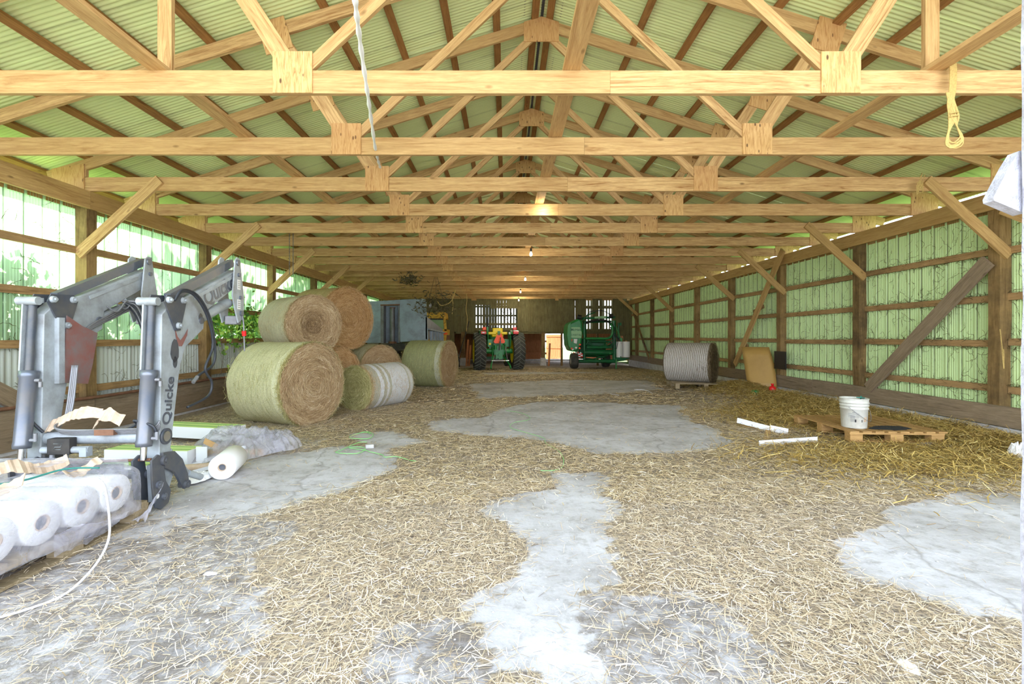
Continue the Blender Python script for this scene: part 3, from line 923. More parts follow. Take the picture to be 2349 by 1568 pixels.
# dead creeper and old chaff caught on the girts and ribs
def creeper(side, n, seed, x, label):
    r = random.Random(seed); C = []; D = []; L = []
    for _ in range(n):
        y = 3.6 + 19 * r.random() ** 1.6; z = r.uniform(.35, 3.0)
        if r.random() < .45: z = r.choice((2.50, 1.87, 1.24, .63)) + r.choice((-.05, .05)) + r.gauss(0, .012)
        a = r.uniform(0, 2 * PI) if r.random() < .5 else r.choice((PI / 2, -PI / 2)) + r.gauss(0, .3)
        for k in range(r.randint(3, 11)):
            st = r.uniform(.015, .045); a += r.gauss(0, .55)
            y2 = y + math.cos(a) * st; z2 = z + math.sin(a) * st
            C.append((x + side * r.uniform(0, .012), (y + y2) / 2, (z + z2) / 2)); D.append((0, (y2 - y) / st, (z2 - z) / st)); L.append(st * 1.15)
            y, z = y2, z2
    C = np.array(C); D = np.array(D); L = np.array(L); m = len(C)
    U = np.cross(D, np.array([[1., 0, 0]])); rr = np.random.default_rng(seed)
    me = strands_mesh('dead_creeper', C, D, U, L, rr.uniform(.002, .006, m), rr.uniform(0, .7, m), M['debris'])
    tag(link('dead_creeper', me), label, 'creeper', kind='stuff')
creeper(1, 2600, 3, XR + .138, 'brown dead creeper and chaff clinging to the mint green right wall')
creeper(-1, 900, 4, XL - .138, 'thin dead creeper stems clinging to the translucent left wall')
def fringe(side, seed):
    """chaff lying on the girts"""
    r = np.random.default_rng(seed); n = 5200
    y = 3.5 + 19 * r.uniform(0, 1, n) ** 1.5; z = r.choice([2.55, 1.92, 1.29, .68], n) + r.normal(0, .012, n) - (r.uniform(0, 1, n) < .45) * .1
    a = r.normal(0, .6, n); D = np.stack([r.normal(0, .3, n), np.cos(a), np.sin(a)], 1); D /= np.linalg.norm(D, axis=1)[:, None]
    U = np.cross(D, np.array([[1., 0, 0]])); U /= np.linalg.norm(U, axis=1)[:, None]
    C = np.stack([np.full(n, (XR if side > 0 else XL) + side * .11) + r.uniform(-.02, .02, n), y, z], 1)
    me = strands_mesh('chaff', C, D, U, r.uniform(.03, .12, n), r.uniform(.002, .006, n), r.uniform(0, .8, n), M['debris'], .2)
    tag(link('chaff', me), 'brown chaff lying along the girts of the %s wall' % ('right' if side > 0 else 'left'), 'chaff', kind='stuff')
fringe(1, 8)

# ================================================================== FAR WALL AND THE OLD BARN BEHIND IT
wb = tag(empty('wall_back', (0, YB, 0)), kind='structure')
rr = random.Random(11)
x = XL - .15
while x < XR + .1:
    w = rr.uniform(.15, .21); cx = x + w / 2
    z0 = 1.60 + rr.uniform(-.03, .03)
    if cx < -2.7: z0 = -.25
    if cx > 5.6: z0 = .2 if cx > 6.2 else 1.4
    z1 = 3.75
    gap = rr.choice((.004, .004, .004, .004, .008, .016)) if cx > .7 else .003
    if -1.75 < cx < .62: z0 = 2.86 if cx > -.75 else 3.14
    if 4.25 < cx < 4.72 or 5.1 < cx < 5.72:
        x += w + gap; continue
    mb = MB(); mb.box((cx, rr.uniform(-.008, .008), (z0 + z1) / 2), (w - gap, .022, z1 - z0))
    mb.build('plank', M['barn'], wb)
    x += w
# missing section of gable above is closed by boards up to the roof
for k in range(-30, 32):
    cx = k * .2; 
    mb = MB(); top = ztop(cx) + .02; mb.box((cx, .03, (3.72 + top) / 2), (.192, .02, top - 3.72)); mb.build('gable_plank', M['barn'], wb)
for (x0, x1, z, h, y) in ((-2.7, 2.6, 1.75, .16, .05), (-1.8, .66, 2.02, .12, .03), (2.6, 6.6, 1.70, .15, .05), (4.1, 6.4, 2.92, .14, .06), (-1.8, .66, 3.10, .10, .05), (-2.7, 6.6, 1.56, .10, .07)):
    beam('header_beam', (x0, y, z), (x1, y, z), .06, h, M['barn'], wb)
for px in (-2.30, 2.02, 3.02, -1.83, 4.95):
    zz = H(px, YB)
    tall = px in (-1.83, 4.95)
    if px == -1.83: continue
    beam('post', (px, .14, zz), (px, .14, 3.4 if tall else 1.66), .10 if px > 2.9 else .20, .16 if px > 2.9 else .22, M['post'], wb)
    if px < 2.9:
        mb = MB(); mb.add([(px - .17, .0, zz - .1), (px + .17, .0, zz - .1), (px + .17, .3, zz - .1), (px - .17, .3, zz - .1), (px - .13, .02, zz + .42), (px + .13, .02, zz + .42), (px + .13, .27, zz + .42), (px - .13, .27, zz + .42)],
                          [(0, 1, 5, 4), (1, 2, 6, 5), (2, 3, 7, 6), (3, 0, 4, 7), (4, 5, 6, 7)])
        mb.build('footing', M['concrete'], wb)
for zx, zz0, zz1 in ((-1.16, 2.05, 3.0), (-1.76, 2.0, 3.1)):
    beam('mullion', (zx, .02, zz0), (zx, .02, zz1), .05, .05, M['barn'], wb)

# loft and outer wall of the old barn
rb = tag(empty('wall_rear', (0, 30.2, 0)), kind='structure')
x = -7.0
while x < 8.0:
    w = rr.uniform(.17, .24); cx = x + w / 2
    wide = (-.5 < cx < .95) or (-2.3 < cx < -1.6) or (4.5 < cx < 7.8)
    g = rr.uniform(.03, .09) if wide else .003
    mb = MB(); mb.box((cx, 0, 3.6), (w - g, .022, 3.9)); mb.build('plank', M['barn'], rb)
    g2 = rr.choice((-.006, -.006, -.006, -.006, .004))
    if not (2.62 < cx < 4.75):
        mb = MB(); mb.box((cx, 0, .72), (w - g2, .022, 1.9)); mb.build('plank', M['barn_red'], rb)
    x += w
for z in (.25, 1.05, 1.66, 2.75): beam('rail', (-7, -.05, z), (2.7 if z < 1.6 else 3.7, -.05, z), .05, .13, M['barn_red'] if z < 1.7 else M['barn'], rb)
beam('rail', (-7, -.05, 3.35), (8, -.05, 3.35), .05, .13, M['barn'], rb)
mb = MB(); mb.box((0, -2.9, 1.64), (15, 5.6, .08)); mb.build('loft_floor', M['barn'], rb)
mb = MB(); mb.add([(-7.2, -5.7, 5.9), (8.2, -5.7, 5.9), (8.2, .3, 4.9), (-7.2, .3, 4.9)], [(0, 1, 2, 3)]); mb.build('loft_roof', M['barn'], rb)
for sx in (-7.1, 8.1):
    mb = MB(); mb.box((sx, -2.8, 2.6), (.05, 5.8, 6)); mb.build('end_wall', M['barn'], rb)
mb = MB(); mb.box((0, -.3, -.27), (3.2 * 4, .5, .3)); mb.build('sill_stone', M['concrete'], rb)
# open barn door leaf at the back, sunlit
dr = tag(empty('door_1', (2.85, 32.0, -.22), math.radians(-37)), kind='structure')
for i in range(7):
    mb = MB(); mb.box((.09 + i * .185, 0, .88), (.178, .025, 1.70)); mb.build('plank', M['barn_red'], dr)
for z in (.12, .82, 1.62): beam('rail', (0, -.03, z), (1.3, -.03, z), .03, .11, M['barn_red'], dr)

# grain elevator lying in the loft, seen through the opening
t = empty('hay_elevator', (-.4, 25.6, 1.9), 0, 'silvery lattice hay elevator leaning in the loft opening above the tractor', 'elevator')
A0 = Vector((0.0, 0, 1.3)); A1 = Vector((.62, 0, .12)); 
beam('rail', A0, A1, .03, .035, M['steelgrey'], t); beam('rail', A0 + Vector((.42, .1, .05)), A1 + Vector((.5, .1, -.0)), .03, .035, M['steelgrey'], t)
for k in range(5):
    p = A0.lerp(A1, k / 5 + .05); q = (A0 + Vector((.42, .1, .05))).lerp(A1 + Vector((.5, .1, 0)), k / 5 + (.12 if k % 2 else -.02))
    beam('lattice_bar', p, q, .018, .018, M['steelgrey'], t)
# ================================================================== MEASURING HELPERS
def at(px, py, d):              # point seen at (px, py) at distance d from the open front
    return Vector(((px - 1160) * d / 1044, d, 1.325 - (py - 773) * d / 1044))
def atx(px, py, X):
    return at(px, py, X * 1044 / (px - 1160))
def curve_pts(P, n=8):
    """Catmull-Rom through the points"""
    P = [Vector(p) for p in P]; out = []
    for i in range(len(P) - 1):
        p0 = P[max(i - 1, 0)]; p1 = P[i]; p2 = P[i + 1]; p3 = P[min(i + 2, len(P) - 1)]
        for k in range(n):
            t = k / n
            out.append(.5 * ((2 * p1) + (p2 - p0) * t + (2 * p0 - 5 * p1 + 4 * p2 - p3) * t * t + (3 * p1 - p0 - 3 * p2 + p3) * t ** 3))
    out.append(P[-1]); return out
def hose(name, pts, r, m, parent=None, n=6, k=8):
    mb = MB(); mb.tube(curve_pts(pts, k), r, n); return mb.build(name, m, parent)
def text(name, s, size, m, parent, Mx, ext=.001, bold=0.0):
    cu = bpy.data.curves.new('t', 'FONT'); cu.body = s; cu.size = size; cu.extrude = ext; cu.offset = bold
    cu.align_x = 'CENTER'; cu.align_y = 'CENTER'
    t = bpy.data.objects.new('t', cu); COL.objects.link(t)
    me = bpy.data.meshes.new_from_object(t.evaluated_get(bpy.context.evaluated_depsgraph_get()))
    bpy.data.objects.remove(t)
    me.materials.clear(); me.materials.append(m)
    o = link(name, me, parent); o.matrix_local = Mx; return o
def axes(x, y, o):
    x = Vector(x).normalized(); y = Vector(y); y = (y - x * y.dot(x)).normalized(); z = x.cross(y)
    return Matrix.Translation(o) @ Matrix((x, y, z)).transposed().to_4x4()

# ================================================================== FRONT LOADER STANDING ON THE FLOOR
ld = empty('front_loader', (-2.73, 3.50, 0), math.radians(4), 'grey tractor front loader standing upright on its own beside the wrapped film pallet', 'loader')
BE = [(.02, .36), (.14, .36), (.27, 1.08), (.34, 1.24), (.60, 1.40), (.62, 1.555), (1.2, 1.86), (1.2, 2.02), (.43, 1.69), (.16, 1.60), (.05, 1.5)]
def arm(x0, right):
    L = M['loader']
    mb = MB(); mb.prism(BE, x0 - .05, x0 + .05); beamo = mb.build('arm_beam', L, ld, bevel=.006)
    for sx in (-.052, .052):     # flange strips along the beam
        mb = MB(); mb.bar((x0 + sx, .46, 1.665), (x0 + sx, 1.19, 1.975), .008, .03); mb.build('flange', L, beamo)
    mb = MB(); mb.bar((x0, .20, 1.645), (x0, 1.16, 2.085), .055, .07); mb.build('levelling_rod', M['loader_b'], ld)
    tri = [(.06, 1.60), (.09, 1.66), (.29, 1.67), (.33, 1.62), (.25, 1.38), (.19, 1.38)]
    for sx in (-.066, .056):
        mb = MB(); mb.prism(tri, x0 + sx, x0 + sx + .010); bc = mb.build('bellcrank', M['loader_d'], ld)
        if sx > 0:
            for (y, z) in ((.10, 1.62), (.28, 1.63), (.22, 1.42)):
                mb = MB(); mb.cyl((x0 + sx + .01, y, z), (x0 + sx + .03, y, z), .028, .024, 12); mb.cyl((x0 + sx + .03, y, z), (x0 + sx + .045, y, z), .012, n=6); mb.build('pin', L, bc)
    mb = MB(); mb.cyl((x0 - .09, -.0, 1.60), (x0 + .055, -.0, 1.60), .032, n=14); mb.bar((x0 - .02, -.0, 1.60), (x0 - .02, .10, 1.61), .05, .04); mb.build('top_pin', L, ld)
    # mounting bracket at the rear end
    br = [(1.08, 2.10), (1.12, 2.135), (1.17, 2.13), (1.26, 1.72), (1.24, 1.52), (1.14, 1.47), (1.08, 1.60), (1.03, 1.74)]
    for sx in (-.085, .070):
        mb = MB(); mb.prism(br, x0 + sx, x0 + sx + .014); p = mb.build('mounting_bracket', M['loader'], ld, bevel=.003)
        if sx > 0:
            for (y, z, r) in ((1.12, 2.08, .03), (1.14, 1.96, .02), (1.17, 1.73, .02), (1.19, 1.57, .03)):
                mb = MB(); mb.cyl((x0 + sx + .014, y, z), (x0 + sx + .03, y, z), r, n=12); mb.build('pin', M['loader_b'], p)
            if right:
                for z in (1.86, 1.66):
                    mb = MB(); mb.box((x0 + sx + .016, 1.145, z), (.002, .06, .10)); mb.build('sticker', M['white'], p)
                    for j in range(4):
                        mb2 = MB(); mb2.box((x0 + sx + .0175, 1.145, z + .03 - j * .02), (.001, .045, .004)); mb2.build('sticker_line', M['loader_d'], p)
    mb = MB(); mb.box((x0 - .0, 1.20, 1.50), (.12, .10, .09)); mb.build('mounting_hook', M['steelgrey'], ld, bevel=.008)
    # lift cylinder under the arm
    mb = MB(); mb.cyl((x0, .56, 1.475), (x0, 1.10, 1.67), .047, n=18); cy = mb.build('lift_cylinder', M['loader'], ld)
    mb = MB(); mb.cyl((x0, 1.08, 1.663), (x0, 1.17, 1.695), .02, n=12); mb.build('cylinder_rod', M['chrome'], cy)
    mb = MB(); mb.cyl((x0 - .062, .56, 1.475), (x0 + .062, .56, 1.475), .03, n=14); mb.build('pin', M['loader_b'], cy)
    # tilt cylinder standing in front of the column
    mb = MB(); mb.lathe([(0, 0), (0, .052), (.03, .055), (.05, .052), (.52, .052), (.53, .058), (.575, .058), (.58, 0)], 20,
                        Matrix.Translation((x0 - .005, -.065, .50)) @ frame((0, .055, .56), (1, 0, 0)))
    tc = mb.build('tilt_cylinder', M['loader_b'], ld)
    mb = MB(); mb.cyl((x0 - .005, -.07, .40), (x0 - .005, -.063, .51), .022, n=14); mb.build('cylinder_rod', M['chrome'], tc)
    mb = MB(); mb.cyl((x0 - .005, -.01, 1.07), (x0 - .005, .02, 1.58), .026, n=14); mb.build('cylinder_rod', M['loader_d'], tc)
    mb = MB(); mb.bar((x0 - .043, -.01, 1.05), (x0 - .043, .02, 1.62), .012, .075, (0, 1, 0)); mb.build('rod_guard', L, ld)
    for z, y in ((.56, -.06), (1.0, -.02)):
        mb = MB(); mb.cyl((x0 + .05, y, z), (x0 + .085, y, z), .014, n=8); mb.cyl((x0 + .085, y, z - .01), (x0 + .085, y, z + .05 * (1 if z < .8 else -1)), .013, n=8); mb.build('hose_fitting', M['hose_g'], tc)
    # foot: hooks of the attachment carrier
    ft = [(-.10, .40), (-.03, .43), (.02, .40), (.06, .20), (.12, .11), (.09, .02), (.0, .0), (-.06, .035), (-.09, .20)]
    fo = None
    for sx in (-.075, .060):
        mb = MB(); mb.prism(ft, x0 + sx, x0 + sx + .016); f = mb.build('hook_plate', M['loader_d'], ld, bevel=.003)
        if sx > 0:
            for (y, z, r) in ((-.03, .20, .030), (.03, .09, .026)):
                mb = MB(); mb.cyl((x0 + sx + .016, y, z), (x0 + sx + .03, y, z), r, n=14); mb.cyl((x0 + sx + .03, y, z), (x0 + sx + .04, y, z), r * .5, n=8); mb.build('hook_pin', M['loader_b'], f)
            mb = MB(); mb.cyl((x0 + sx + .016, -.04, .115), (x0 + sx + .019, -.04, .115), .018, n=14); mb.build('disc_sticker', M['white'], f)
    cr = [(.02, .43), (.16, .41), (.26, .32), (.33, .18), (.35, .09), (.29, .06), (.24, .12), (.16, .24), (.04, .31)]
    mb = MB(); mb.prism(cr, x0 + .058, x0 + .078); cb = mb.build('curved_link', M['loader_d'], ld, bevel=.003)
    for (y, z, r) in ((.03, .37, .040), (.30, .10, .032)):
        mb = MB(); mb.cyl((x0 + .03, y, z), (x0 + .10, y, z), r, n=16); mb.cyl((x0 + .10, y, z), (x0 + .108, y, z), r * .5, n=8); mb.build('pin', M['loader_d'], cb)
    mb = MB(); mb.prism([(.0, .34), (.14, .34), (.22, .22), (.14, .06), (.02, .05)], x0 - .03, x0 + .03); mb.build('carrier_plate', L, ld)
    mb = MB(); mb.cyl((x0 + .03, .16, .42), (x0 + .05, .40, .14), .018, n=10); mb.cyl((x0 + .05, .37, .17), (x0 + .07, .52, .09), .028, n=12); mb.build('locking_lever', L, ld)
AX = -.86
arm(0.0, True); arm(AX, False)
mb = MB(); mb.cyl((AX, .085, .545), (.055, .085, .545), .050, n=22); ct = mb.build('cross_tube', M['loader'], ld)
mb = MB(); mb.lathe([(0, .040), (0, .062), (.016, .062), (.016, .040)], 24, Matrix.Translation((.050, .085, .545)), True, True); mb.build('tube_collar', M['loader_d'], ct)
mb = MB(); mb.cyl((.066, .085, .545), (.067, .085, .545), .040, n=20); mb.build('tube_end', M['chrome'], ct)
mb = MB(); mb.cyl((AX, -.04, .375), (.03, -.04, .395), .011, n=8); mb.build('release_bar', M['rust'], ld)
mb = MB(); mb.cyl((AX, .05, .26), (.0, .05, .26), .035, n=12); mb.box((-.5, .06, .24), (.5, .03, .2)); mb.build('carrier_tube', M['loader_d'], ld)
mb = MB(); mb.box((-.64, .0, .50), (.16, .07, .12)); vb = mb.build('valve_block', M['darkmetal'], ld, bevel=.006)
mb = MB(); mb.cyl((-.78, -.0, .47), (-.72, 0, .47), .026, n=12); mb.build('solenoid', M['loader'], vb)
mb = MB(); mb.cyl((-.56, -.0, .47), (-.44, 0, .47), .026, n=12); mb.box((-.47, .0, .455), (.05, .06, .07)); mb.build('solenoid', M['loader'], vb)
for dx in (-.70, -.60):
    mb = MB(); mb.cyl((dx, -.02, .36), (dx, -.01, .45), .016, n=10); mb.cyl((dx, -.02, .33), (dx, -.02, .37), .022, n=6); mb.build('coupling', M['hose_g'], vb)
Mx = axes((1, 0, 0), (0, 0, 1), (-.64, -.0365, .51)); 
mb = MB(); mb.tube([(-.67, -.037, .525), (-.61, -.037, .525), (-.62, -.037, .50), (-.66, -.037, .50), (-.67, -.037, .48), (-.62, -.037, .48)], .002, 4); mb.build('embossed_mark', M['loader'], vb)
mb = MB(); mb.box((-.33, .01, .60), (.14, .05, .045)); mb.build('hose_clamp', M['rust'], ld)
# pipes along the cross tube and up the left arm
_before = set(bpy.data.objects)
for j in range(4):
    z = .585 + .012 * j
    hose('steel_pipe', [(-.86 + .012 * j, .2, 1.1), (-.86 + .012 * j, .14, .72), (-.84, .06 - .012 * j, z + .03), (-.74, .03 - .012 * j, z), (-.4, .03 - .012 * j, z), (-.12, .02 - .01 * j, z + .01), (-.07, .01, z + .06)], .0075, M['hose_g'], ld)
    zz = .018 * j
    hose('steel_pipe', [(-.93, .22 + .02 * j, .98), (-.93, .30 + .02 * j, 1.28 - zz * .3), (-.93, .45, 1.42 - zz * .6), (-.93, .75, 1.57 - zz), (-.93, 1.02, 1.70 - zz), (-.93, 1.12, 1.66 - zz)], .0075, M['hose_g'], ld)
hose('hose', [(-.90, -.02, 1.0), (-.89, .0, .90), (-.87, .06, .80), (-.84, .07, .72), (-.84, .06, .62)], .011, M['hose'], ld)
hose('hose', [(-.90, -.06, .58), (-.90, -.07, .66), (-.88, -.07, .73), (-.85, -.04, .73), (-.83, .0, .66), (-.80, .03, .60)], .011, M['hose'], ld)
hose('hose', [(.085, -.06, .60), (.06, -.075, .66), (-.06, -.08, .70), (-.09, -.02, .66), (-.2, .02, .61)], .010, M['hose'], ld)
# rusty guard plate on the left arm
mb = MB(); mb.prism([(.19, .96), (.42, .93), (.47, 1.10), (.52, 1.36), (.36, 1.42), (.22, 1.50)], -.93, -.918); mb.build('guard_plate', M['rustplate'], ld)
mb = MB(); mb.box((-.93, .16, 1.22), (.05, .05, .52)); mb.build('pipe_channel', M['loader'], ld)
# bundle of quick couplers hanging from the left arm
for j in range(6):
    a = -.88 + .018 * j
    hose('coupler_hose', [(-.92, .80, 1.66), (a - .02, .86, 1.60 + .01 * j), (a, .92, 1.52), (a + .02, .98, 1.36 - .012 * j), (a + .03, 1.02, 1.22 - .02 * (j % 3))], .008, M['hose_g'] if j % 2 else M['hose'], ld)
    mb = MB(); mb.cyl((a + .03, 1.02, 1.22 - .02 * (j % 3)), (a + .035, 1.03, 1.13 - .03 * (j % 3)), .013, n=8); mb.build('quick_coupler', M['darkmetal'], ld)
hose('trailing_wire', [(-.84, 1.0, 1.16), (-.83, 1.02, 1.05), (-.82, 1.04, .98)], .003, M['hose'], ld)
mb = MB(); mb.cyl((-.82, 1.04, .98), (-.82, 1.05, .90), .018, n=10); mb.build('plug', M['black'], ld)
for q in range(3):   # wavy pipes over the left cylinder
    hose('steel_pipe', [(-.92, .62 + .1 * q, 1.60 + .04 * q), (-.89, .70 + .1 * q, 1.56 + .03 * q), (-.88, .80 + .1 * q, 1.66 + .02 * q), (-.88, .92 + .08 * q, 1.60 + .03 * q), (-.90, 1.06, 1.70)], .007, M['hose_g'], ld)
for o in set(bpy.data.objects) - _before:
    if o.parent is ld and o.name.split('.')[0] not in ('hose',): o.location.x += .13
# black hoses looped over the right knee
for j in range(2):
    o_ = .03 * j
    hose('hose', [(.08, .15, 1.62), (.10, .22, 1.70 + o_ * .4), (.12, .36 + o_, 1.67 + o_ * .3), (.13, .52 + o_, 1.50), (.13, .60 + o_, 1.25), (.12, .50 + o_ * 4, 1.05 + o_)] + ([(.10, .45, 1.0), (.10, .40, .97)] if j else [(.12, .60, .92), (.11, .56, .80), (.09, .30, .74)]), .011, M['hose'], ld)
mb = MB(); mb.cyl((.10, .42, .985), (.10, .36, .94), .015, n=8); mb.build('quick_coupler', M['hose_g'], ld)
# worn decals
tang = (1.16 - .43, 2.00 - 1.67)
text('maker_decal', 'Quicke', .19, M['loader_b'], ld, axes((0, .73, .33), (0, -.33, .73), (.0525, .86, 1.775)), .001, .004)
text('maker_decal', 'Quicke', .13, M['loader_b'], ld, axes((0, .13, .9), (0, -.9, .13), (.0525, .125, .82)), .001, .003)
for (y, z, a_, b_) in ((.20, 1.22, .055, .10), (.205, 1.12, .03, .05), (.55, 1.5, .03, .04)):
    mb = MB(); mb.add([(.0525, y + a_ * math.cos(t) * (.8 + .3 * random.random()), z + b_ * math.sin(t) * (.8 + .3 * random.random())) for t in np.linspace(0, 2 * PI, 12)[:-1]], [tuple(range(11))]); mb.build('bare_patch', M['loader_d'], ld)
mb = MB(); mb.add([(.0527, y, z) for y, z in ((.20, 1.40), (.235, 1.33), (.27, 1.30), (.31, 1.33), (.37, 1.40), (.36, 1.34), (.29, 1.25), (.25, 1.25), (.21, 1.33))], [tuple(range(9))]); mb.build('rust_patch', M['rustplate'], ld)
hose('safety_pin', [(.09, 1.2, 1.56), (.10, 1.21, 1.46), (.10, 1.22, 1.32), (.10, 1.23, 1.18)], .008, M['hose_g'], ld)
mb = MB(); mb.cyl((.10, 1.215, 1.39), (.10, 1.225, 1.34), .022, n=8); mb.build('red_knob', M['redplastic'], ld)

# ================================================================== ROUND BALES
def bale(face, nrm, R, L, mats, label, hollow=0, loc_z=None, fr=1.0, roll=0, seed=1, shag=1.0, pal=None, grp='round hay bales'):
    """face: centre of the near end; nrm: outward direction of that end. Local X runs from the near end into the bale."""
    core, nt, hay = mats
    d = -Vector((nrm[0], nrm[1], 0)).normalized()
    rz = math.atan2(d.y, d.x)
    root = empty('round_bale', face, rz, label, 'hay bale', grp)
    rs = np.random.default_rng(seed)
    # body with rounded shoulders, a little slumped
    def shell(prof, nseg, amp, name, m, so):
        mbv = np.zeros((len(prof), nseg + 1, 3))
        for i, (x, r) in enumerate(prof):
            a = np.linspace(0, 2 * PI, nseg + 1)
            rr_ = r * (1 + amp * (fbm(2 + np.cos(a) * 2 + so, 2 + np.sin(a) * 2 + x * 2.5, seed) - .5))
            zz = np.sin(a) * rr_; zz = np.where(zz < -R * .93, -R * .93 + (zz + R * .93) * .25, zz)
            mbv[i, :, 0] = x + (.03 * (fbm(np.cos(a) * r * 5, np.sin(a) * r * 5, seed + 3) - .5) if x < .05 or x > L - .05 else 0)
            mbv[i, :, 1] = np.cos(a) * rr_; mbv[i, :, 2] = zz
        return link(name, grid_mesh(name, mbv, m), root)
    hd = lambda t: hollow * max(0, 1 - (t / .55) ** 2)
    pr = [(.018 + hd(0), .001)] + [(.012 + hd(t) + .01 * abs(math.sin(7 * t)), R * t) for t in (.12, .25, .38, .5, .62, .74, .85)] + [(.02, R * .93), (.045, R * .975), (.09, R * .99)]
    pr += [(x, R * .99) for x in np.linspace(.2, L - .2, 5)]
    pr += [(L - .07, R * .985), (L - .03, R * .95), (L - .01, R * .8), (L, R * .4), (L, .001)]
    shell(pr, 56, .05, 'hay_body', core, 0)
    if nt:
        pn = [(x, R * (1.0 if .1 < x < L - .1 else .992)) for x in np.linspace(.055, L - .055, 14)]
        shell(pn, 72, .05, 'net_wrap', nt, 0)
    # loose stalks: circling on the ends, around the barrel
    n = int(4200 * shag); a = rs.uniform(0, 2 * PI, n); r = R * .985 * np.sqrt(rs.uniform(.0, 1, n))
    tn = a + PI / 2 + rs.normal(0, .38, n)
    D = np.stack([rs.normal(0, .12, n), np.cos(tn), np.sin(tn)], 1); D /= np.linalg.norm(D, axis=1)[:, None]
    U = np.stack([rs.normal(0, .3, n), -np.sin(tn), np.cos(tn)], 1); U /= np.linalg.norm(U, axis=1)[:, None]
    C = np.stack([.006 - rs.uniform(0, .022, n) + hollow * np.clip(1 - (r / R / .55) ** 2, 0, 1), r * np.cos(a), np.maximum(r * np.sin(a), -R * .93)], 1)
    tint = np.clip(.25 + .5 * fbm(r * 14, a * .8, seed) + rs.normal(0, .18, n) - (.5 * np.clip(1.35 - r / R / .45 + rs.normal(0, .3, n), 0, 1) if hollow else 0), 0, 1)  # stalks tinted darker inside the hollow, deepening its shade
    me = strands_mesh('end_stalks', C, D, U, rs.uniform(.03, .13, n), rs.uniform(.002, .0045, n), tint, hay, .18)
    o = link('end_stalks', me, root); o['kind'] = 'stuff'
    m_ = int(3600 * shag); a = rs.uniform(0, 2 * PI, m_); x = rs.uniform(.0, L, m_)
    edge = rs.uniform(0, 1, m_) < .35; x = np.where(edge, np.abs(rs.normal(0, .05, m_)), x)
    tl = rs.normal(0, .4, m_) + np.where(rs.uniform(0, 1, m_) < .25, rs.uniform(-1.4, 1.4, m_), 0)
    T = np.stack([np.sin(tl), -np.sin(a) * np.cos(tl), np.cos(a) * np.cos(tl)], 1)
    Rr = np.stack([np.zeros(m_), np.cos(a), np.sin(a)], 1)
    T = T + Rr * rs.normal(0, .16, m_)[:, None] * np.where(edge, 3, .5)[:, None]; T /= np.linalg.norm(T, axis=1)[:, None]
    Nn = Rr; U = np.cross(T, Nn); U /= np.linalg.norm(U, axis=1)[:, None]
    C = Rr * (R * (1.0 + rs.uniform(-.004, .012, m_)))[:, None]; C[:, 0] = x
    C[:, 2] = np.maximum(C[:, 2], -R * .93)
    me = strands_mesh('side_stalks', C, T, U, rs.uniform(.03, .12, m_), rs.uniform(.002, .004, m_), np.clip(rs.normal(.55, .22, m_), 0, 1), pal or hay, .15)
    o = link('side_stalks', me, root); o['kind'] = 'stuff'
    return root
G3 = (M['core_p'], M['net_A'], M['hay_p'])
bale((-2.93, 6.98, .60), (.93, -.37), .645, 1.12, (M['core_p'], M['net_A'], M['hay_p']), 'largest green-sided round bale with pinkish brown end, frontmost on the floor', seed=1, pal=M['hay_g'], shag=1.5)
bale((-3.50, 8.35, 1.56), (.78, -.62), .545, 1.12, (M['core_p'], M['net_B'], M['hay_p']), 'pale grey-brown round bale with ragged dark centre, lying on the frontmost bale', hollow=.10, seed=2, shag=1.3)
bale((-3.44, 10.0, 1.73), (.86, -.5), .70, 1.2, (M['core_o'], M['net_C'], M['hay_o']), 'orange round bale with coiled end, top right of the stack', seed=3, shag=1.5)
bale((-3.42, 9.25, .56), (.82, -.57), .585, 1.15, (M['core_o'], M['net_C'], M['hay_o']), 'brown bale wedged at floor level behind the frontmost bale', seed=4)
bale((-2.86, 10.5, .56), (.80, -.6), .60, 1.15, (M['core_p'], M['net_A'], M['hay_p']), 'brown round bale lying behind the silver wrapped bale', seed=5, pal=M['hay_g'])
bale((-2.73, 8.22, .40), (-.45, -.89), .42, 1.22, (M['core_g'], M['net_F'], M['hay_g']), 'small silver net wrapped bale with white bands, lying on the floor', seed=6, shag=.8, pal=M['hay_p'])
bale((-1.50, 12.25, .60), (.97, -.25), .635, 1.15, (M['core_p'], M['net_G'], M['hay_p']), 'mossy green round bale standing apart, nearest the tractor', seed=7, pal=M['hay_g'])
bale((5.30, 11.55, .665), (.81, -.59), .515, 1.18, (M['core_d'], M['net_H'], M['hay_d']), 'grey bale ringed with white net, lying on a pallet by the right wall', seed=8, shag=.7)

# ================================================================== PALLETS
def pallet(loc, rz, m, label, w=1.15, l=1.15, nb=9, tilt=0):
    p = empty('pallet', loc, rz, label, 'pallet')
    for i in range(nb):
        y = .05 + i * (l - .1) / (nb - 1)
        mb = MB(); mb.box((w / 2 + random.uniform(-.01, .01), y, .125), (w, (l / nb) * .72, .018), Matrix.Rotation(random.uniform(-.008, .008), 4, 'Z')); mb.build('deck_board', m, p)
    for x in (.05, w / 2, w - .05):
        mb = MB(); mb.box((x, l / 2, .107), (.10, l, .018)); mb.build('stringer_board', m, p)
        for y in (.07, l / 2, l - .07):
            mb = MB(); mb.box((x, y, .058), (.10, .13, .08)); mb.build('block', m, p)
        mb = MB(); mb.box((x, l / 2, .010), (.10, l, .018)); mb.build('bottom_board', m, p)
    return p
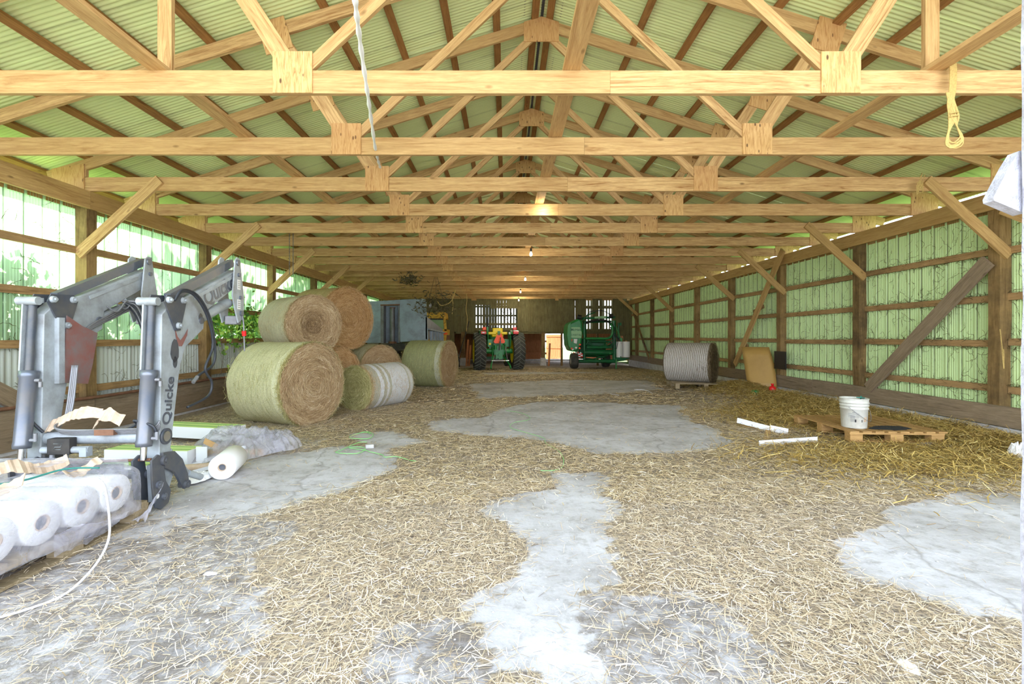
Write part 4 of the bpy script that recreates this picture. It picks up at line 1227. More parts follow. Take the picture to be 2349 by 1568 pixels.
# boards along the far-running direction for the near pallet, so turn the deck
pn = empty('pallet', (4.26, 5.62, .03), math.radians(-3), 'orange-brown wooden pallet half buried in straw, white bucket on it', 'pallet')
for i in range(8):
    x = .05 + i * .15
    mb = MB(); mb.box((x, .60, .126), (.105, 1.2, .018), Matrix.Rotation(random.uniform(-.01, .01), 4, 'Z')); mb.build('deck_board', M['pallet'], pn)
for y in (.05, .6, 1.15):
    mb = MB(); mb.box((.55, y, .107), (1.12, .10, .02)); mb.build('stringer_board', M['pallet'], pn)
    for x in (.07, .55, 1.03):
        mb = MB(); mb.box((x, y, .055), (.15, .10, .085)); mb.build('block', M['pallet'], pn)
    mb = MB(); mb.box((.55, y, .008), (1.12, .10, .014)); mb.build('bottom_board', M['pallet'], pn)
pallet((4.22, 11.30, .045), math.radians(-8), M['oldpallet'], 'pale weathered pallet under the ringed grey bale', 1.45, 1.1)

# bucket
bk = empty('bucket', (4.50, 5.88, .166), .3, 'scuffed white plastic bucket standing on the orange-brown pallet', 'bucket')
mb = MB(); mb.lathe([(0, 0), (0, .132), (.01, .136), (.24, .147), (.245, .155), (.252, .155), (.255, .149), (.28, .150), (.283, .158), (.292, .158), (.296, .151), (.315, .152), (.318, .160), (.328, .160), (.335, .153), (.366, .155), (.372, .160), (.378, .156), (.372, .150), (.02, .130), (.02, 0)], 36, Matrix.Rotation(-PI / 2, 4, 'Y'))
mb.build('pail', M['pail'], bk)
hose('handle', [(.158, -.02, .27), (.175, -.07, .22), (.13, -.12, .12), (.03, -.165, .10), (-.08, -.15, .16), (-.15, -.04, .27)], .003, M['hose_g'], bk)
def onpail(th, z, w, h, m, name, off=.0015):
    mb = MB(); n = 8; vs = []
    for i in range(n + 1):
        a = th + (i / n - .5) * w / .15
        for zz in (z - h / 2, z + h / 2):
            r = .136 + .011 * (zz / .24) + off
            vs.append((r * math.cos(a), r * math.sin(a), zz))
    mb.add(vs, [(2 * i, 2 * i + 2, 2 * i + 3, 2 * i + 1) for i in range(n)], True); return mb.build(name, m, bk)
b0 = -PI / 2 - .62
for j in range(6): onpail(b0 - .35, .205 - .012 * j, .12 if j else .03, .003 if j else .006, M['hose_g'], 'label_line')
for j in range(9): onpail(b0 - .42, .16 - .009 * j, .05, .003, M['hose_g'], 'label_line', .0017)
for j in range(2): onpail(b0 + .24 + .07 * j, .10, .006, .03, M['black'], 'label_mark')
onpail(b0 - .22, .10, .018, .035, M['black'], 'label_mark'); onpail(b0 + .60, .12, .05, .06, M['cardlight'], 'label_mark')
tl_ = empty('scraper', (4.56, 5.86, .54), .6, 'teal handled scraper sticking out of the white bucket', 'tool')
mb = MB(); mb.bar((-.03, 0, -.10), (.05, 0, .02), .012, .02); mb.build('shaft', M['teal'], tl_)
mb = MB(); mb.bar((-.04, 0, .012), (.10, 0, -.002), .05, .012); mb.build('blade', M['teal'], tl_)
# black rag on the pallet
def crumple(name, c, sx, sy, h, m, label, cat, seed, n=40, amp=1.0, rim=.3, parent=None, freq=3.0, thick=.004, solid=True):
    u = np.linspace(-1, 1, n); Xg, Yg = np.meshgrid(u, u)
    th = np.arctan2(Yg, Xg); rr_ = np.maximum(abs(Xg), abs(Yg)); k = 1 + rim * (fbm(np.cos(th) * 2 + 5, np.sin(th) * 2 + 5, seed) - .5) * 2
    xx = np.cos(th) * rr_ * k * sx; yy = np.sin(th) * rr_ * k * sy
    f1 = fbm(Xg * freq + 9, Yg * freq + 9, seed, 5); rid = 1 - np.abs(fbm(Xg * freq * 1.6 + 4, Yg * freq * 1.6 + 4, seed + 9, 3 if m is M['film'] else 4) * 2 - 1) ** .7
    z = h * (.35 * f1 + .65 * rid) * (1 - rr_ ** 4) * amp
    P = np.stack([xx + .12 * sx * (f1 - .5), yy + .12 * sy * (rid - .5), z + .004], 2)
    o = link(name, grid_mesh(name, P, m, m is M['film']), parent, c)
    if solid:
        s_ = o.modifiers.new('thickness', 'SOLIDIFY'); s_.thickness = thick
    return tag(o, label, cat) if label else o
crumple('rag', (4.86, 5.78, .166), .26, .10, .035, M['blackcloth'], 'black crumpled rag lying on the pallet right of the bucket', 'rag', 4, 22)

# white-faced strips on the floor
def strip(name, p0, p1, w, t, m, label, cat='strip', mats=None):
    o = beam(name, p0, p1, w, t, m); return tag(o, label, cat)
st = empty('angle_strip', (0, 0, 0), 0, 'long white angled strip with a fold, left of the pallet on the straw', 'strip')
a, b, c_ = at(1691, 968, 6.75), at(1765, 988, 6.40), at(1808, 995, 6.25)
for v in (a, b, c_): v.z += .03
beam('white_face', a, b, .006, .075, M['whitecard'], st); beam('white_face', b + Vector((.01, 0, .01)), c_, .006, .085, M['whitecard'], st)
beam('brown_back', at(1700, 974, 6.75), at(1808, 999, 6.3), .07, .004, M['card'], st)
st = empty('angle_strip', (0, 0, 0), 0, 'shorter white angled strip in front of the folded one, on the straw', 'strip')
beam('white_face', at(1741, 1017, 5.60), at(1875, 1008, 5.76), .006, .075, M['whitecard'], st)
beam('brown_back', at(1745, 1020, 5.72), at(1873, 1012, 5.88), .07, .004, M['card'], st)
strip('cross_piece', at(1757, 1015, 5.75), at(1763, 983, 6.50), .07, .006, M['card'], 'brown card strip joining the two white strips')
strip('thin_strip', at(1711, 944, 8.1), at(1776, 952, 7.75), .02, .02, M['whitecard'], 'thin white strip lying on straw behind the folded strip')
crumple('black_sheet', tuple(at(1760, 968, 7.1)), .40, .10, .03, M['blackcloth'], 'dark wet rag lying in the straw behind the folded strip', 'rag', 5, 20)
st = strip('carton_strip', at(2108, 1021, 5.60), at(2345, 1032, 5.33), .10, .02, M['cardlight'], 'long flat pink-brown carton strip lying right of the pallet')
crumple('plastic_scrap', tuple(at(2128, 1022, 5.50)), .13, .06, .05, M['film'], 'clear plastic scrap on the left end of the carton strip', 'plastic', 6, 18, solid=False)
crumple('white_cloth', tuple(at(2346, 1052, 4.9)), .09, .12, .22, M['paper'], 'white crumpled cloth beside the white door post', 'cloth', 7, 18)
crumple('paper_scrap', tuple(at(2085, 1530, 1.83)), .03, .045, .015, M['paper'], 'white paper scrap on the floor near the bottom right corner', 'paper', 8, 10)
crumple('paper_scrap', tuple(at(482, 1317, 2.54)), .035, .02, .012, M['paper'], 'small white paper scrap on bare dirt right of the wrapped pallet', 'paper', 9, 10)
mb = MB(); mb.box((0, 0, .03), (.10, .07, .05)); tag(mb.build('block', M['concrete'], None, tuple(at(848, 1027, 5.45) - Vector((0, 0, .01))), (0, 0, .3), bevel=.01), 'small pale stone block beside the lime green cord', 'block')
# cords on the floor
def cord(pts, label, r=.003, m='limecord', name='cord'):
    P = [gp(*p) for p in pts]
    o = hose(name, [(x, y, H(x, y) + .018 + .006 * math.sin(i * 2.1)) for i, (x, y) in enumerate(P)], r, M[m], None, 5, 6)
    return tag(o, label, 'cord')
cord([(850,998),(838,994),(812,998),(802,1004),(812,1009),(845,1007),(856,1000),(848,994),(830,992)], 'upper loop of lime green cord lying left of centre', .005)
cord([(842,1017),(820,1020),(780,1036),(770,1041),(790,1044),(820,1042),(838,1034),(825,1030),(800,1030),(838,1036),(848,1040),(876,1045),(884,1052),(910,1052),(940,1058),(955,1061)], 'lower trailing loop of lime green cord reaching to the middle', .0045)
cord([(1160,944),(1195,950),(1215,958),(1210,965),(1178,972),(1172,982),(1215,996),(1248,1008),(1252,1018),(1280,1036),(1292,1055),(1290,1072),(1270,1082),(1240,1084)], 'long thin green cord snaking across the bare concrete', .0035)
cord([(1400,905),(1420,909)], 'short white string on the floor before the baler', .006, 'strap', 'string')
cord([(1455,895),(1480,897),(1495,902),(1496,908)], 'bent white string on the floor left of the ringed bale', .006, 'strap', 'string')

# leaning sheet, dark sheet behind
n = 8; P = np.zeros((6, n, 3))
for j in range(6):
    v = j / 5
    for i in range(n):
        u = i / (n - 1)
        x = 5.97 + .50 * u + .05 * math.sin(v * PI) * u + (.16 * (1 - v) * (u > 2)); P[j, i] = (x + .05 * v, 11.2 + .42 * v - .05 * math.sin(u * PI) - .35 * u, .02 + 1.06 * v)
o = link('hardboard_sheet', grid_mesh('hardboard_sheet', P, M['hardboard'])); s_ = o.modifiers.new('t', 'SOLIDIFY'); s_.thickness = .006
tag(o, 'curved tan hardboard sheet leaning against the right wall', 'sheet')
mb = MB(); mb.bar((6.50, 11.0, .78), (6.50, 10.55, .78), .02, .42); tag(mb.build('dark_panel', M['black']), 'black panel standing behind the hardboard sheet by a post', 'panel')
# bottles in the straw
def jug(loc, m, label, lay=False):
    j = empty('bottle', loc, .5, label, 'bottle')
    Mz = Matrix.Rotation(-PI / 2, 4, 'Y') if not lay else Matrix.Rotation(.2, 4, 'Z')
    mb = MB(); mb.lathe([(0, 0), (0, .06), (.01, .07), (.13, .07), (.16, .05), (.17, .025), (.20, .025), (.20, 0)], 14, Mz); mb.build('bottle_body', m, j)
    mb = MB(); mb.lathe([(.20, 0), (.20, .03), (.225, .03), (.225, 0)], 10, Mz); mb.build('cap', m, j)
p = gp(1772, 912); jug((p[0], p[1], H(*p)), M['redplastic'], 'red plastic bottle half sunk in straw by the right wall')
p = gp(1738, 917); jug((p[0] - .08, p[1], H(*p) + .06), M['greenplastic'], 'green plastic bottle lying in straw left of the red one', True)
# white scraps of foundation insulation along the wall
for (px, py) in ((2150, 940), (1915, 965), (2120, 985)):
    pass

# ================================================================== WRAPPED FILM ROLLS, FRONT LEFT
pf = pallet((-3.92, 2.18, .0), 0, M['oldpallet'], 'weathered pallet under the plastic wrapped white rolls, front left corner', 1.30, 1.16)
ROLL = 0
def roll(face, d, r, L, label, core=.045, m='white', grp=None, nm='film_roll'):
    rt = empty(nm, face, math.atan2(d[1], d[0]), label, 'roll', grp)
    mb = MB(); mb.lathe([(0, core), (0, r - .004), (.004, r), (L - .004, r), (L, r - .004), (L, core)], 40); mb.build('wound_film', M[m], rt)
    mb = MB(); mb.lathe([(-.004, core - .006), (-.004, core), (L + .004, core), (L + .004, core - .006)], 24, None, True, True); mb.build('core_tube', M['cardlight'], rt)
    mb = MB(); mb.cyl((.012, 0, 0), (.03, 0, 0), core - .005, n=20); mb.build('core_shade', M['loader_b'], rt)  # dark disc standing in for the shade inside the hollow core
    return rt
for j, (y, nm_) in enumerate(((2.36, 'nearest the camera'), (2.61, 'second from the camera'), (2.86, 'third from the camera'), (3.11, 'farthest from the camera'))):
    roll((-2.66, y, .262), (-1, 0, 0), .122, .62, 'white film roll under the plastic wrap, %s' % nm_, grp='film rolls on the wrapped pallet')
# plastic film draped over them
def drape():
    ny, nz = 64, 46
    y0, y1 = 2.16, 3.32; P = np.zeros((nz, ny, 3))
    for j in range(nz):
        s_ = j / (nz - 1)
        for i in range(ny):
            u = i / (ny - 1); y = y0 + (y1 - y0) * u
            er = min(u, 1 - u) * (y1 - y0)            # rounding at the ends
            hgt = .44 + .02 * math.sin(u * 5)
            # section: rises up the right side, rolls over and runs back over the top
            if s_ < .42: x = -2.60 - .02 * s_; z = .10 + (hgt - .16) * (s_ / .42)
            elif s_ < .62:
                a = (s_ - .42) / .20 * PI / 2; x = -2.61 - .06 - .06 * (math.sin(a) - 1) * -1; x = -2.73 + .12 * math.cos(a); z = hgt - .06 + .06 * math.sin(a)
            else: x = -2.73 - (s_ - .62) / .38 * .42; z = hgt - .01 * math.sin(s_ * 9)
            k = max(0, 1 - er / .10); x -= .07 * k * k; z -= (.05 * k * k) * (s_ > .4)
            P[j, i] = (x, y, z)
    wr = fbm(P[:, :, 1] * 5 + 3, P[:, :, 2] * 3 + P[:, :, 0] * 3, 77, 5); wr2 = fbm(P[:, :, 1] * 14 + P[:, :, 2] * 9, P[:, :, 2] * 4 - P[:, :, 1] * 3 + P[:, :, 0] * 10, 78, 4)
    P[:, :, 0] += .035 * (wr - .42) + .010 * (wr2 - .5); P[:, :, 2] += .02 * (wr2 - .5)
    return P
wrp = empty('plastic_wrap', (0, 0, 0), 0, 'milky torn plastic sheet draped over the white rolls at front left', 'plastic wrap')
link('side_sheet', grid_mesh('side_sheet', drape(), M['film']), wrp)
u = np.linspace(0, 1, 40); A_, B_ = np.meshgrid(u, u)     # back flap over the far end and left half
P = np.stack([-4.4 + 1.45 * A_, 2.95 + .42 * B_ - .02 * A_, .47 - .10 * B_ ** 3 + .04 * fbm(A_ * 7, B_ * 6, 90, 5)], 2)
link('top_flap', grid_mesh('top_flap', P, M['film']), wrp)
P = np.stack([-4.4 + 1.60 * A_, 3.36 + .03 * fbm(A_ * 9, B_ * 9, 93) + 0 * B_, .10 + .33 * B_], 2)
link('end_sheet', grid_mesh('end_sheet', P, M['film']), wrp)
P = np.stack([-4.4 + 1.1 * A_, 2.05 + .25 * B_, .40 + .05 * fbm(A_ * 7, B_ * 6, 94, 5)], 2)
link('near_flap', grid_mesh('near_flap', P, M['film']), wrp)
P = np.stack([-2.60 + .16 * A_ * B_, 2.62 + .34 * A_, .03 + .14 * B_ + .05 * fbm(A_ * 5, B_ * 5, 95)], 2)
link('torn_tail', grid_mesh('torn_tail', P, M['film']), wrp)
P = np.stack([-2.62 + .10 * A_, 3.18 + .18 * B_, .02 + .22 * A_ * B_ + .05 * fbm(A_ * 6, B_ * 5, 96)], 2)
link('torn_tail', grid_mesh('torn_tail', P, M['film']), wrp)
# torn egg-crate cardboard on top
def eggcard(loc, rz, w, l, label, seed, tilt=0, m='cardlight'):
    n, k = 26, 12; P = np.zeros((k, n, 3)); r = random.Random(seed)
    for j in range(k):
        for i in range(n):
            u, v = i / (n - 1), j / (k - 1)
            P[j, i] = ((u - .5) * l, (v - .5) * w * (1 - .4 * abs(math.sin(u * 7 + seed))), .018 * math.sin(u * l * 130) * .25 + .05 * math.sin(u * 5 + seed) * tilt + .04 * v * tilt)
    o = link('cardboard_packing', grid_mesh('cardboard_packing', P, M[m], False), None, loc, (.5 * tilt, -.1, rz)); s_ = o.modifiers.new('t', 'SOLIDIFY'); s_.thickness = .005
    return tag(o, label, 'cardboard')
eggcard((-3.06, 2.95, .475), 1.1, .10, .34, 'ridged brown cardboard strip standing on the wrapped rolls', 1, 1)
eggcard((-2.98, 2.62, .440), .6, .12, .30, 'torn ridged cardboard piece lying near the corner of the wrapped rolls', 2, .6)
eggcard((-2.86, 3.08, .430), 1.3, .07, .20, 'small ridged cardboard scrap at the far end of the wrapped rolls', 3, .5)
eggcard((-3.40, 3.52, .67), .1, .11, .55, 'long zigzag cardboard packing strip resting on the loader pipes', 4, 1)
eggcard((-3.10, 3.54, .67), -.1, .12, .26, 'square zigzag cardboard packing piece beside the long strip', 5, 1)
hose_ = tag(hose('green_strap', [(-2.72, 3.05, .45), (-2.86, 2.95, .47), (-2.95, 2.78, .45), (-3.08, 2.66, .45), (-3.10, 2.55, .46)], .006, M['teal']), 'teal strap curling over the top of the wrapped rolls', 'strap')
tag(hose('looped_twine', [(-3.12, 2.50, .45), (-2.98, 2.50, .47), (-2.92, 2.58, .47), (-3.0, 2.64, .46), (-3.1, 2.6, .455)], .007, M['strap']), 'looped white cord lying on top of the wrapped rolls', 'cord')
# white packing strap arching to the floor
pts = [at(225, 1098, 2.85), at(240, 1115, 2.75), at(250, 1180, 2.62), at(248, 1240, 2.55), at(215, 1300, 2.49), at(150, 1360, 2.33), at(60, 1402, 2.195), at(-40, 1430, 2.10)]
for p in pts[-3:]: p.z = .012
tag(hose('packing_strap', pts, .006, M['strap'], None, 5), 'long white packing strap arching from the wrapped rolls to the floor', 'strap')

# ================================================================== HEAP OF CARTONS, TUBES AND CLEAR FILM BEYOND THE LOADER
def carton(loc, rz, L, w, h, label, lime=True, open_=False):
    c = empty('carton', loc, rz, label, 'carton')
    mb = MB(); mb.box((-L / 2, 0, h / 2), (L, w, h)); mb.build('box', M['whitecard'], c, bevel=.003)
    mb = MB(); mb.box((-L / 2, 0, h + .001), (L * .995, w * .98, .002)); lid = mb.build('lid', M['limecard'], c)
    for y in (-w * .22, w * .26):
        mb = MB(); mb.box((-L / 2, y, h + .003), (L * .99, w * .06, .001)); mb.build('printed_stripe', M['greenink'], lid)
    return c
carton((-3.38, 5.72, .06), math.radians(-12), 1.25, .30, .14, 'long white and lime carton, the rearmost of the heap beyond the loader')
carton((-3.22, 4.72, .02), math.radians(-4), .9, .22, .15, 'white and lime carton with its end open, behind the loader foot')
carton((-3.20, 4.42, .0), math.radians(8), .8, .20, .11, 'lower white and lime carton lying under the loader cross tube')
fl_ = empty('carton_flap', (-3.18, 4.70, .10), -.1, 'white square carton flap standing behind the loader foot', 'flap')
mb = MB(); mb.box((.06, -.02, .02), (.12, .008, .16)); mb.build('flap', M['whitecard'], fl_)
mb = MB(); mb.box((.02, .10, .12), (.16, .008, .06), Matrix.Rotation(.4, 4, 'Y')); mb.build('flap', M['card'], fl_)
tb = empty('cardboard_tube', (-2.70, 5.08, .04), PI + .10, 'orange-brown cardboard tube poking out of the clear film heap', 'tube')
mb = MB(); mb.lathe([(0, .031), (0, .038), (.62, .038), (.62, .031)], 20, None, True, True); mb.build('tube_wall', M['card'], tb)
for x in (.06, .14):
    mb = MB(); mb.lathe([(x, .0385), (x, .0395), (x + .008, .0395), (x + .008, .0385)], 20, None, True, True); mb.build('tube_band', M['greenink'], tb)
tb = empty('cardboard_tube', (-2.78, 4.55, .05), PI + .35, 'pale pink cardboard tube lying beside the loader foot', 'tube')
mb = MB(); mb.lathe([(0, .030), (0, .036), (.5, .036), (.5, .030)], 20, None, True, True); mb.build('tube_wall', M['cardlight'], tb)
roll((-2.63, 4.22, .118), (-.28, .96, 0), .116, .40, 'white film roll lying on the floor, its end facing the open front', .036)
crumple('clear_film', (-3.02, 5.15, .03), .52, .48, .34, M['film'], 'crumpled clear plastic film heaped behind the white roll', 'plastic', 31, 60, freq=1.7, solid=False)
crumple('clear_film', (-2.74, 5.36, .03), .30, .26, .26, M['film'], 'smaller fold of clear plastic film at the right of the heap', 'plastic', 32, 40, freq=1.6, solid=False)
crumple('film_tail', (-2.84, 4.20, .012), .10, .16, .08, M['white'], 'white film tail trailing from the loose roll', 'plastic', 33, 20, freq=2.0)
for k_, (p0, p1) in enumerate((((-3.06, 4.30, .02), (-2.72, 4.62, .08)), ((-3.2, 4.55, .02), (-2.8, 4.9, .15)))):
    tag(beam('card_edge', p0, p1, .004, .035, M['whitecard']), ('lower' if k_ == 0 else 'upper') + ' narrow white card edging beside the loader foot', 'strip')
# ================================================================== TRACTOR
GT = -.10
tr = empty('tractor', (-.32, 20.0, GT), math.radians(8), 'green tractor with yellow wheels seen from behind, orange triangle at back', 'tractor')
def lugged(parent, x, y, R, w, rimr, out, label=None, lugs=26):
    """tyre about local X, centred at (x, y, R)"""
    Mt = Matrix.Translation((x - w / 2, y, R))
    mb = MB(); mb.lathe([(0.03, rimr), (0, rimr + .03), (-.005, R * .80), (.02, R * .93), (.06, R * .955), (w / 2, R * .965), (w - .06, R * .955), (w - .02, R * .93), (w + .005, R * .80), (w, rimr + .03), (w - .03, rimr)], 44, Mt, True)
    wh = mb.build('rear_tyre' if R > .6 else 'front_tyre', M['tyre'], parent)
    mb = MB()
    for i in range(lugs):
        for s in (0, 1):
            a0 = 2 * PI * (i + .5 * s) / lugs; a1 = a0 - 2 * PI * 1.25 / lugs
            # a lug bar from shoulder to centre, swept in a chevron
            xs_ = (0.0, w * .26, w * .54) if s == 0 else (w, w * .74, w * .46)
            vs = []
            for q, xx in enumerate(xs_):
                aa = a0 + (a1 - a0) * (q / 2)
                for da, rr_ in ((-.028, R * .945), (-.02, R * 1.0 if q else R * .97), (.02, R * 1.0 if q else R * .97), (.028, R * .945)):
                    vs.append((x - w / 2 + xx, y + rr_ * math.cos(aa + da), R + rr_ * math.sin(aa + da)))
            fs = []
            for q in (0, 4):
                fs += [(q, q + 1, q + 5, q + 4), (q + 1, q + 2, q + 6, q + 5), (q + 2, q + 3, q + 7, q + 6)]
            fs += [(0, 3, 2, 1), (8, 9, 10, 11)]
            mb.add(vs, fs)
    o = mb.build('tread_lugs', M['lug'], wh); o['kind'] = 'stuff'
    mb = MB(); Mr = Matrix.Translation((x, y, R)) @ (Matrix.Rotation(PI, 4, 'Z') if out < 0 else Matrix())
    h = w / 2
    mb.lathe([(h - .01, rimr + .02), (h + .01, rimr + .005), (h - .05, rimr * .9), (h - .10, rimr * .55), (h - .06, rimr * .45), (h - .06, .09), (h + .02, .07), (h + .02, 0)], 32, Mr)
    mb.lathe([(-h + .01, rimr + .02), (-h + .03, rimr * .9), (h - .14, rimr * .85), (h - .12, .1)], 32, Mr)
    rim = mb.build('wheel_rim', M['yellow'], parent)
    mb = MB()
    for k in range(8):
        a = 2 * PI * k / 8
        mb.cyl(Mr @ Vector((h - .06, .12 * math.cos(a), .12 * math.sin(a))), Mr @ Vector((h - .03, .12 * math.cos(a), .12 * math.sin(a))), .014, n=6)
    o = mb.build('wheel_nuts', M['steelgrey'], rim); o['kind'] = 'stuff'
lugged(tr, -.84, 0, .82, .50, .50, -1); lugged(tr, .84, 0, .82, .50, .50, 1)
lugged(tr, -.72, 2.3, .42, .26, .24, -1, lugs=18); lugged(tr, .72, 2.3, .42, .26, .24, 1, lugs=18)
G_ = M['jd']
mb = MB(); mb.box((0, .25, .86), (.44, 1.0, .42)); mb.box((0, -.22, .86), (.36, .12, .36)); mb.cyl((-.62, 0, .82), (.62, 0, .82), .11, n=14); mb.cyl((-.30, 0, .82), (.30, 0, .82), .18, n=14); mb.box((0, 1.5, .80), (.34, 1.6, .36)); mb.build('rear_housing', G_, tr, bevel=.01)
mb = MB(); mb.box((0, .18, 1.17), (1.02, .08, .34)); mb.box((0, .22, 1.02), (.80, .06, .22)); mb.build('rear_panel', G_, tr, bevel=.01)
for s in (-1, 1):
    # fenders arching over the wheels
    mb = MB(); n = 10; vs = []; fs = []
    for i in range(n + 1):
        a = math.radians(48 + 74 * i / n)
        y = .90 * math.cos(a); z = .82 + .90 * math.sin(a)
        vs += [(s * .50, y, z), (s * .86, y, z), (s * .86, y * .97, z - .03), (s * .50, y * .97, z - .03)]
    for i in range(n):
        for j in range(4): fs.append((4 * i + j, 4 * i + (j + 1) % 4, 4 * i + 4 + (j + 1) % 4, 4 * i + 4 + j))
    fs += [(0, 1, 2, 3), (4 * n, 4 * n + 3, 4 * n + 2, 4 * n + 1)]
    mb.add(vs, fs); mb.prism([(-.42, 1.50), (.42, 1.66), (.50, 1.0), (.0, .95), (-.28, 1.05)], s * .50 - .015, s * .50 + .015); mb.build('fender', G_, tr)
    mb = MB(); mb.box((s * .70, -.50, 1.62), (.24, .05, .13)); la = mb.build('tail_light', M['redlens'], tr, bevel=.02)
    mb = MB(); mb.box((s * .70, -.53, 1.62), (.09, .01, .05)); mb.build('lens_centre', M['white'] if s < 0 else M['redlens'], la)
    mb = MB(); mb.box((s * .66, -.42, 1.79), (.16, .07, .14)); mb.cyl((s * .66, -.46, 1.79), (s * .66, -.47, 1.79), .05, n=14); mb.build('flasher', M['redlens'] if s > 0 else M['orange'], tr, bevel=.02)
    mb = MB(); mb.cyl((s * .58, -.44, 1.55), (s * .58, -.40, 1.80), .015, n=8); mb.build('light_bracket', M['darkmetal'], tr)
    # three point links
    mb = MB(); mb.bar((s * .22, -.15, .62), (s * .40, -.75, .22), .04, .06); mb.bar((s * .40, -.75, .22), (s * .42, -.86, .12), .05, .09); mb.build('lower_link', G_, tr)
    mb = MB(); mb.cyl((s * .26, -.28, 1.06), (s * .34, -.48, .42), .018, n=8); mb.build('lift_rod', M['steelgrey'] if s > 0 else G_, tr)
    mb = MB(); mb.bar((s * .24, .02, 1.12), (s * .27, -.30, 1.06), .05, .07); mb.cyl((s * .16, -.30, .94), (s * .16, -.30, 1.08), .055, n=12); mb.cyl((s * .16, -.30, .90), (s * .16, -.30, .94), .065, n=12); mb.build('lift_arm', G_, tr)
mb = MB(); mb.cyl((0, -.34, .86), (.04, -.44, 1.42), .022, n=10); mb.cyl((.01, -.36, .95), (.03, -.42, 1.25), .038, n=10); mb.build('top_link', M['steelgrey'], tr)
mb = MB(); mb.cyl((-.36, -.60, .42), (.38, -.60, .42), .014, n=8); mb.build('drawbar_pin', M['chrome'], tr)
mb = MB(); mb.box((0, -.32, .50), (.12, .5, .05)); mb.box((0, -.25, .60), (.30, .14, .22)); mb.cyl((0, -.30, .66), (0, -.40, .66), .06, n=14); mb.build('drawbar', G_, tr)
tri = [(-.13, 1.28), (.13, 1.28), (.20, 1.17 + .02), (.26, 1.12)]
smv = [(-.20, 1.10), (.20, 1.10), (.255, 1.17), (.07, 1.54), (-.07, 1.54), (-.255, 1.17)]
mb = MB(); mb.add([(x + .02, -.20, z + .06) for x, z in smv] + [(x + .02, -.185, z + .06) for x, z in smv], [tuple(range(6)), tuple(range(11, 5, -1))] + [(i, (i + 1) % 6, 6 + (i + 1) % 6, 6 + i) for i in range(6)])
mb.build('warning_triangle', M['orange'], tr)
mb = MB(); mb.box((0, -.19, 1.60), (.12, .02, .18)); mb.build('triangle_bracket', G_, tr)
# seat
mb = MB(); mb.box((-.02, .30, 1.50), (.52, .46, .12)); st_ = mb.build('seat', M['yellow'], tr, bevel=.04)
mb = MB(); mb.box((-.02, .12, 1.70), (.46, .10, .26)); mb.build('backrest', M['yellow'], tr, bevel=.045)
mb = MB(); mb.box((-.26, .05, 1.60), (.36, .08, .12)); mb.box((.26, .05, 1.60), (.28, .08, .12)); mb.build('armrest', M['yellow'], tr, bevel=.03)
mb = MB(); mb.lathe([(.0, .17), (.02, .19), (.04, .17), (.02, .155)], 20, Matrix.Translation((0, .85, 1.72)) @ Matrix.Rotation(-1.1, 4, 'X') @ Matrix.Rotation(-PI / 2, 4, 'Y'), True, True); mb.cyl((0, .85, 1.72), (0, 1.1, 1.45), .02, n=8); mb.build('steering_wheel', M['black'], tr)
mb = MB(); mb.box((0, 1.7, 1.28), (.52, 1.5, .60)); mb.build('bonnet', G_, tr, bevel=.06)
mb = MB(); mb.cyl((-.36, 1.2, 1.35), (-.36, 1.2, 2.32), .045, n=14); mb.cyl((-.36, 1.2, 1.6), (-.36, 1.2, 1.95), .075, n=14); mb.build('exhaust', M['black'], tr)
mb = MB(); mb.bar((-.48, -.02, 1.5), (-.48, -.02, 1.88), .07, .05); mb.build('roll_bar_stub', M['midgreen'], tr)
mb = MB(); mb.cyl((.50, -.10, 1.60), (.50, -.14, 1.60), .06, n=16); mb.build('work_lamp', M['white'], tr)
mb = MB(); mb.box((-.36, .135, 1.13), (.09, .01, .09)); dc = mb.build('badge', M['yellow'], tr)
mb = MB(); mb.box((0, 2.3, .42), (1.2, .12, .12)); mb.box((0, 2.5, .9), (.3, .3, .5)); mb.build('front_axle', G_, tr)

# ================================================================== ROUND BALER
GB = -.12; D = M['dkgreen']
bl = empty('round_baler', (3.95, 20.9, GB), 0, 'dark green round baler and wrapper parked right of the tractor', 'baler')
def bp(px, py, dy=0.0):        # measured on the back of the machine
    d = 20.9 + dy; p = at(px, py, d); return Vector((p.x - 3.95, dy, p.z - GB))
def plate(name, pts, y0, t, m, parent, bev=0.0):
    mb = MB(); q = [bp(*p) for p in pts]; n = len(q)
    mb.add([(v.x, y0, v.z) for v in q] + [(v.x, y0 + t, v.z) for v in q], [tuple(range(n)), tuple(range(n, 2 * n))[::-1]] + [(i, (i + 1) % n, n + (i + 1) % n, n + i) for i in range(n)])
    return mb.build(name, m, parent, bevel=bev)
side = plate('side_cover', [(1303, 745), (1309, 739), (1318, 735), (1330, 729), (1336, 738), (1338, 760), (1334, 790), (1325, 806), (1310, 806), (1303, 792), (1301, 768)], 0, 1.5, M['jd'], bl, .08)
plate('cover_edge', [(1301, 768), (1303, 745), (1309, 739), (1309, 800), (1304, 792)], -.04, .1, M['midgreen'], side)
lb = plate('label_panel', [(1310, 750), (1330, 750), (1334, 762), (1333, 775), (1310, 774)], -.05, .06, M['palegreen'], bl)
Mx = axes((1, 0, 0), (0, 0, 1), bp(1321, 756, 0) + Vector((0, -.056, 0)))
text('label_lettering', 'McHale', .155, M['dkgreen'], lb, Mx, .002, .003)
Mx = axes((1, 0, 0), (0, 0, 1), bp(1321.5, 768, 0) + Vector((0, -.056, 0)))
text('label_lettering', 'ORBITAL', .115, M['dkgreen'], lb, Mx, .002, .001)
for a, b in (((1311, 777), (1313, 784)), ((1316, 777), (1324, 788))):
    plate('reflector', [a, (b[0], a[1]), (b[0] - 1.5, b[1]), (a[0], b[1] - 2)], -.06, .03, M['orange'] if a[0] < 1314 else M['white'], side)
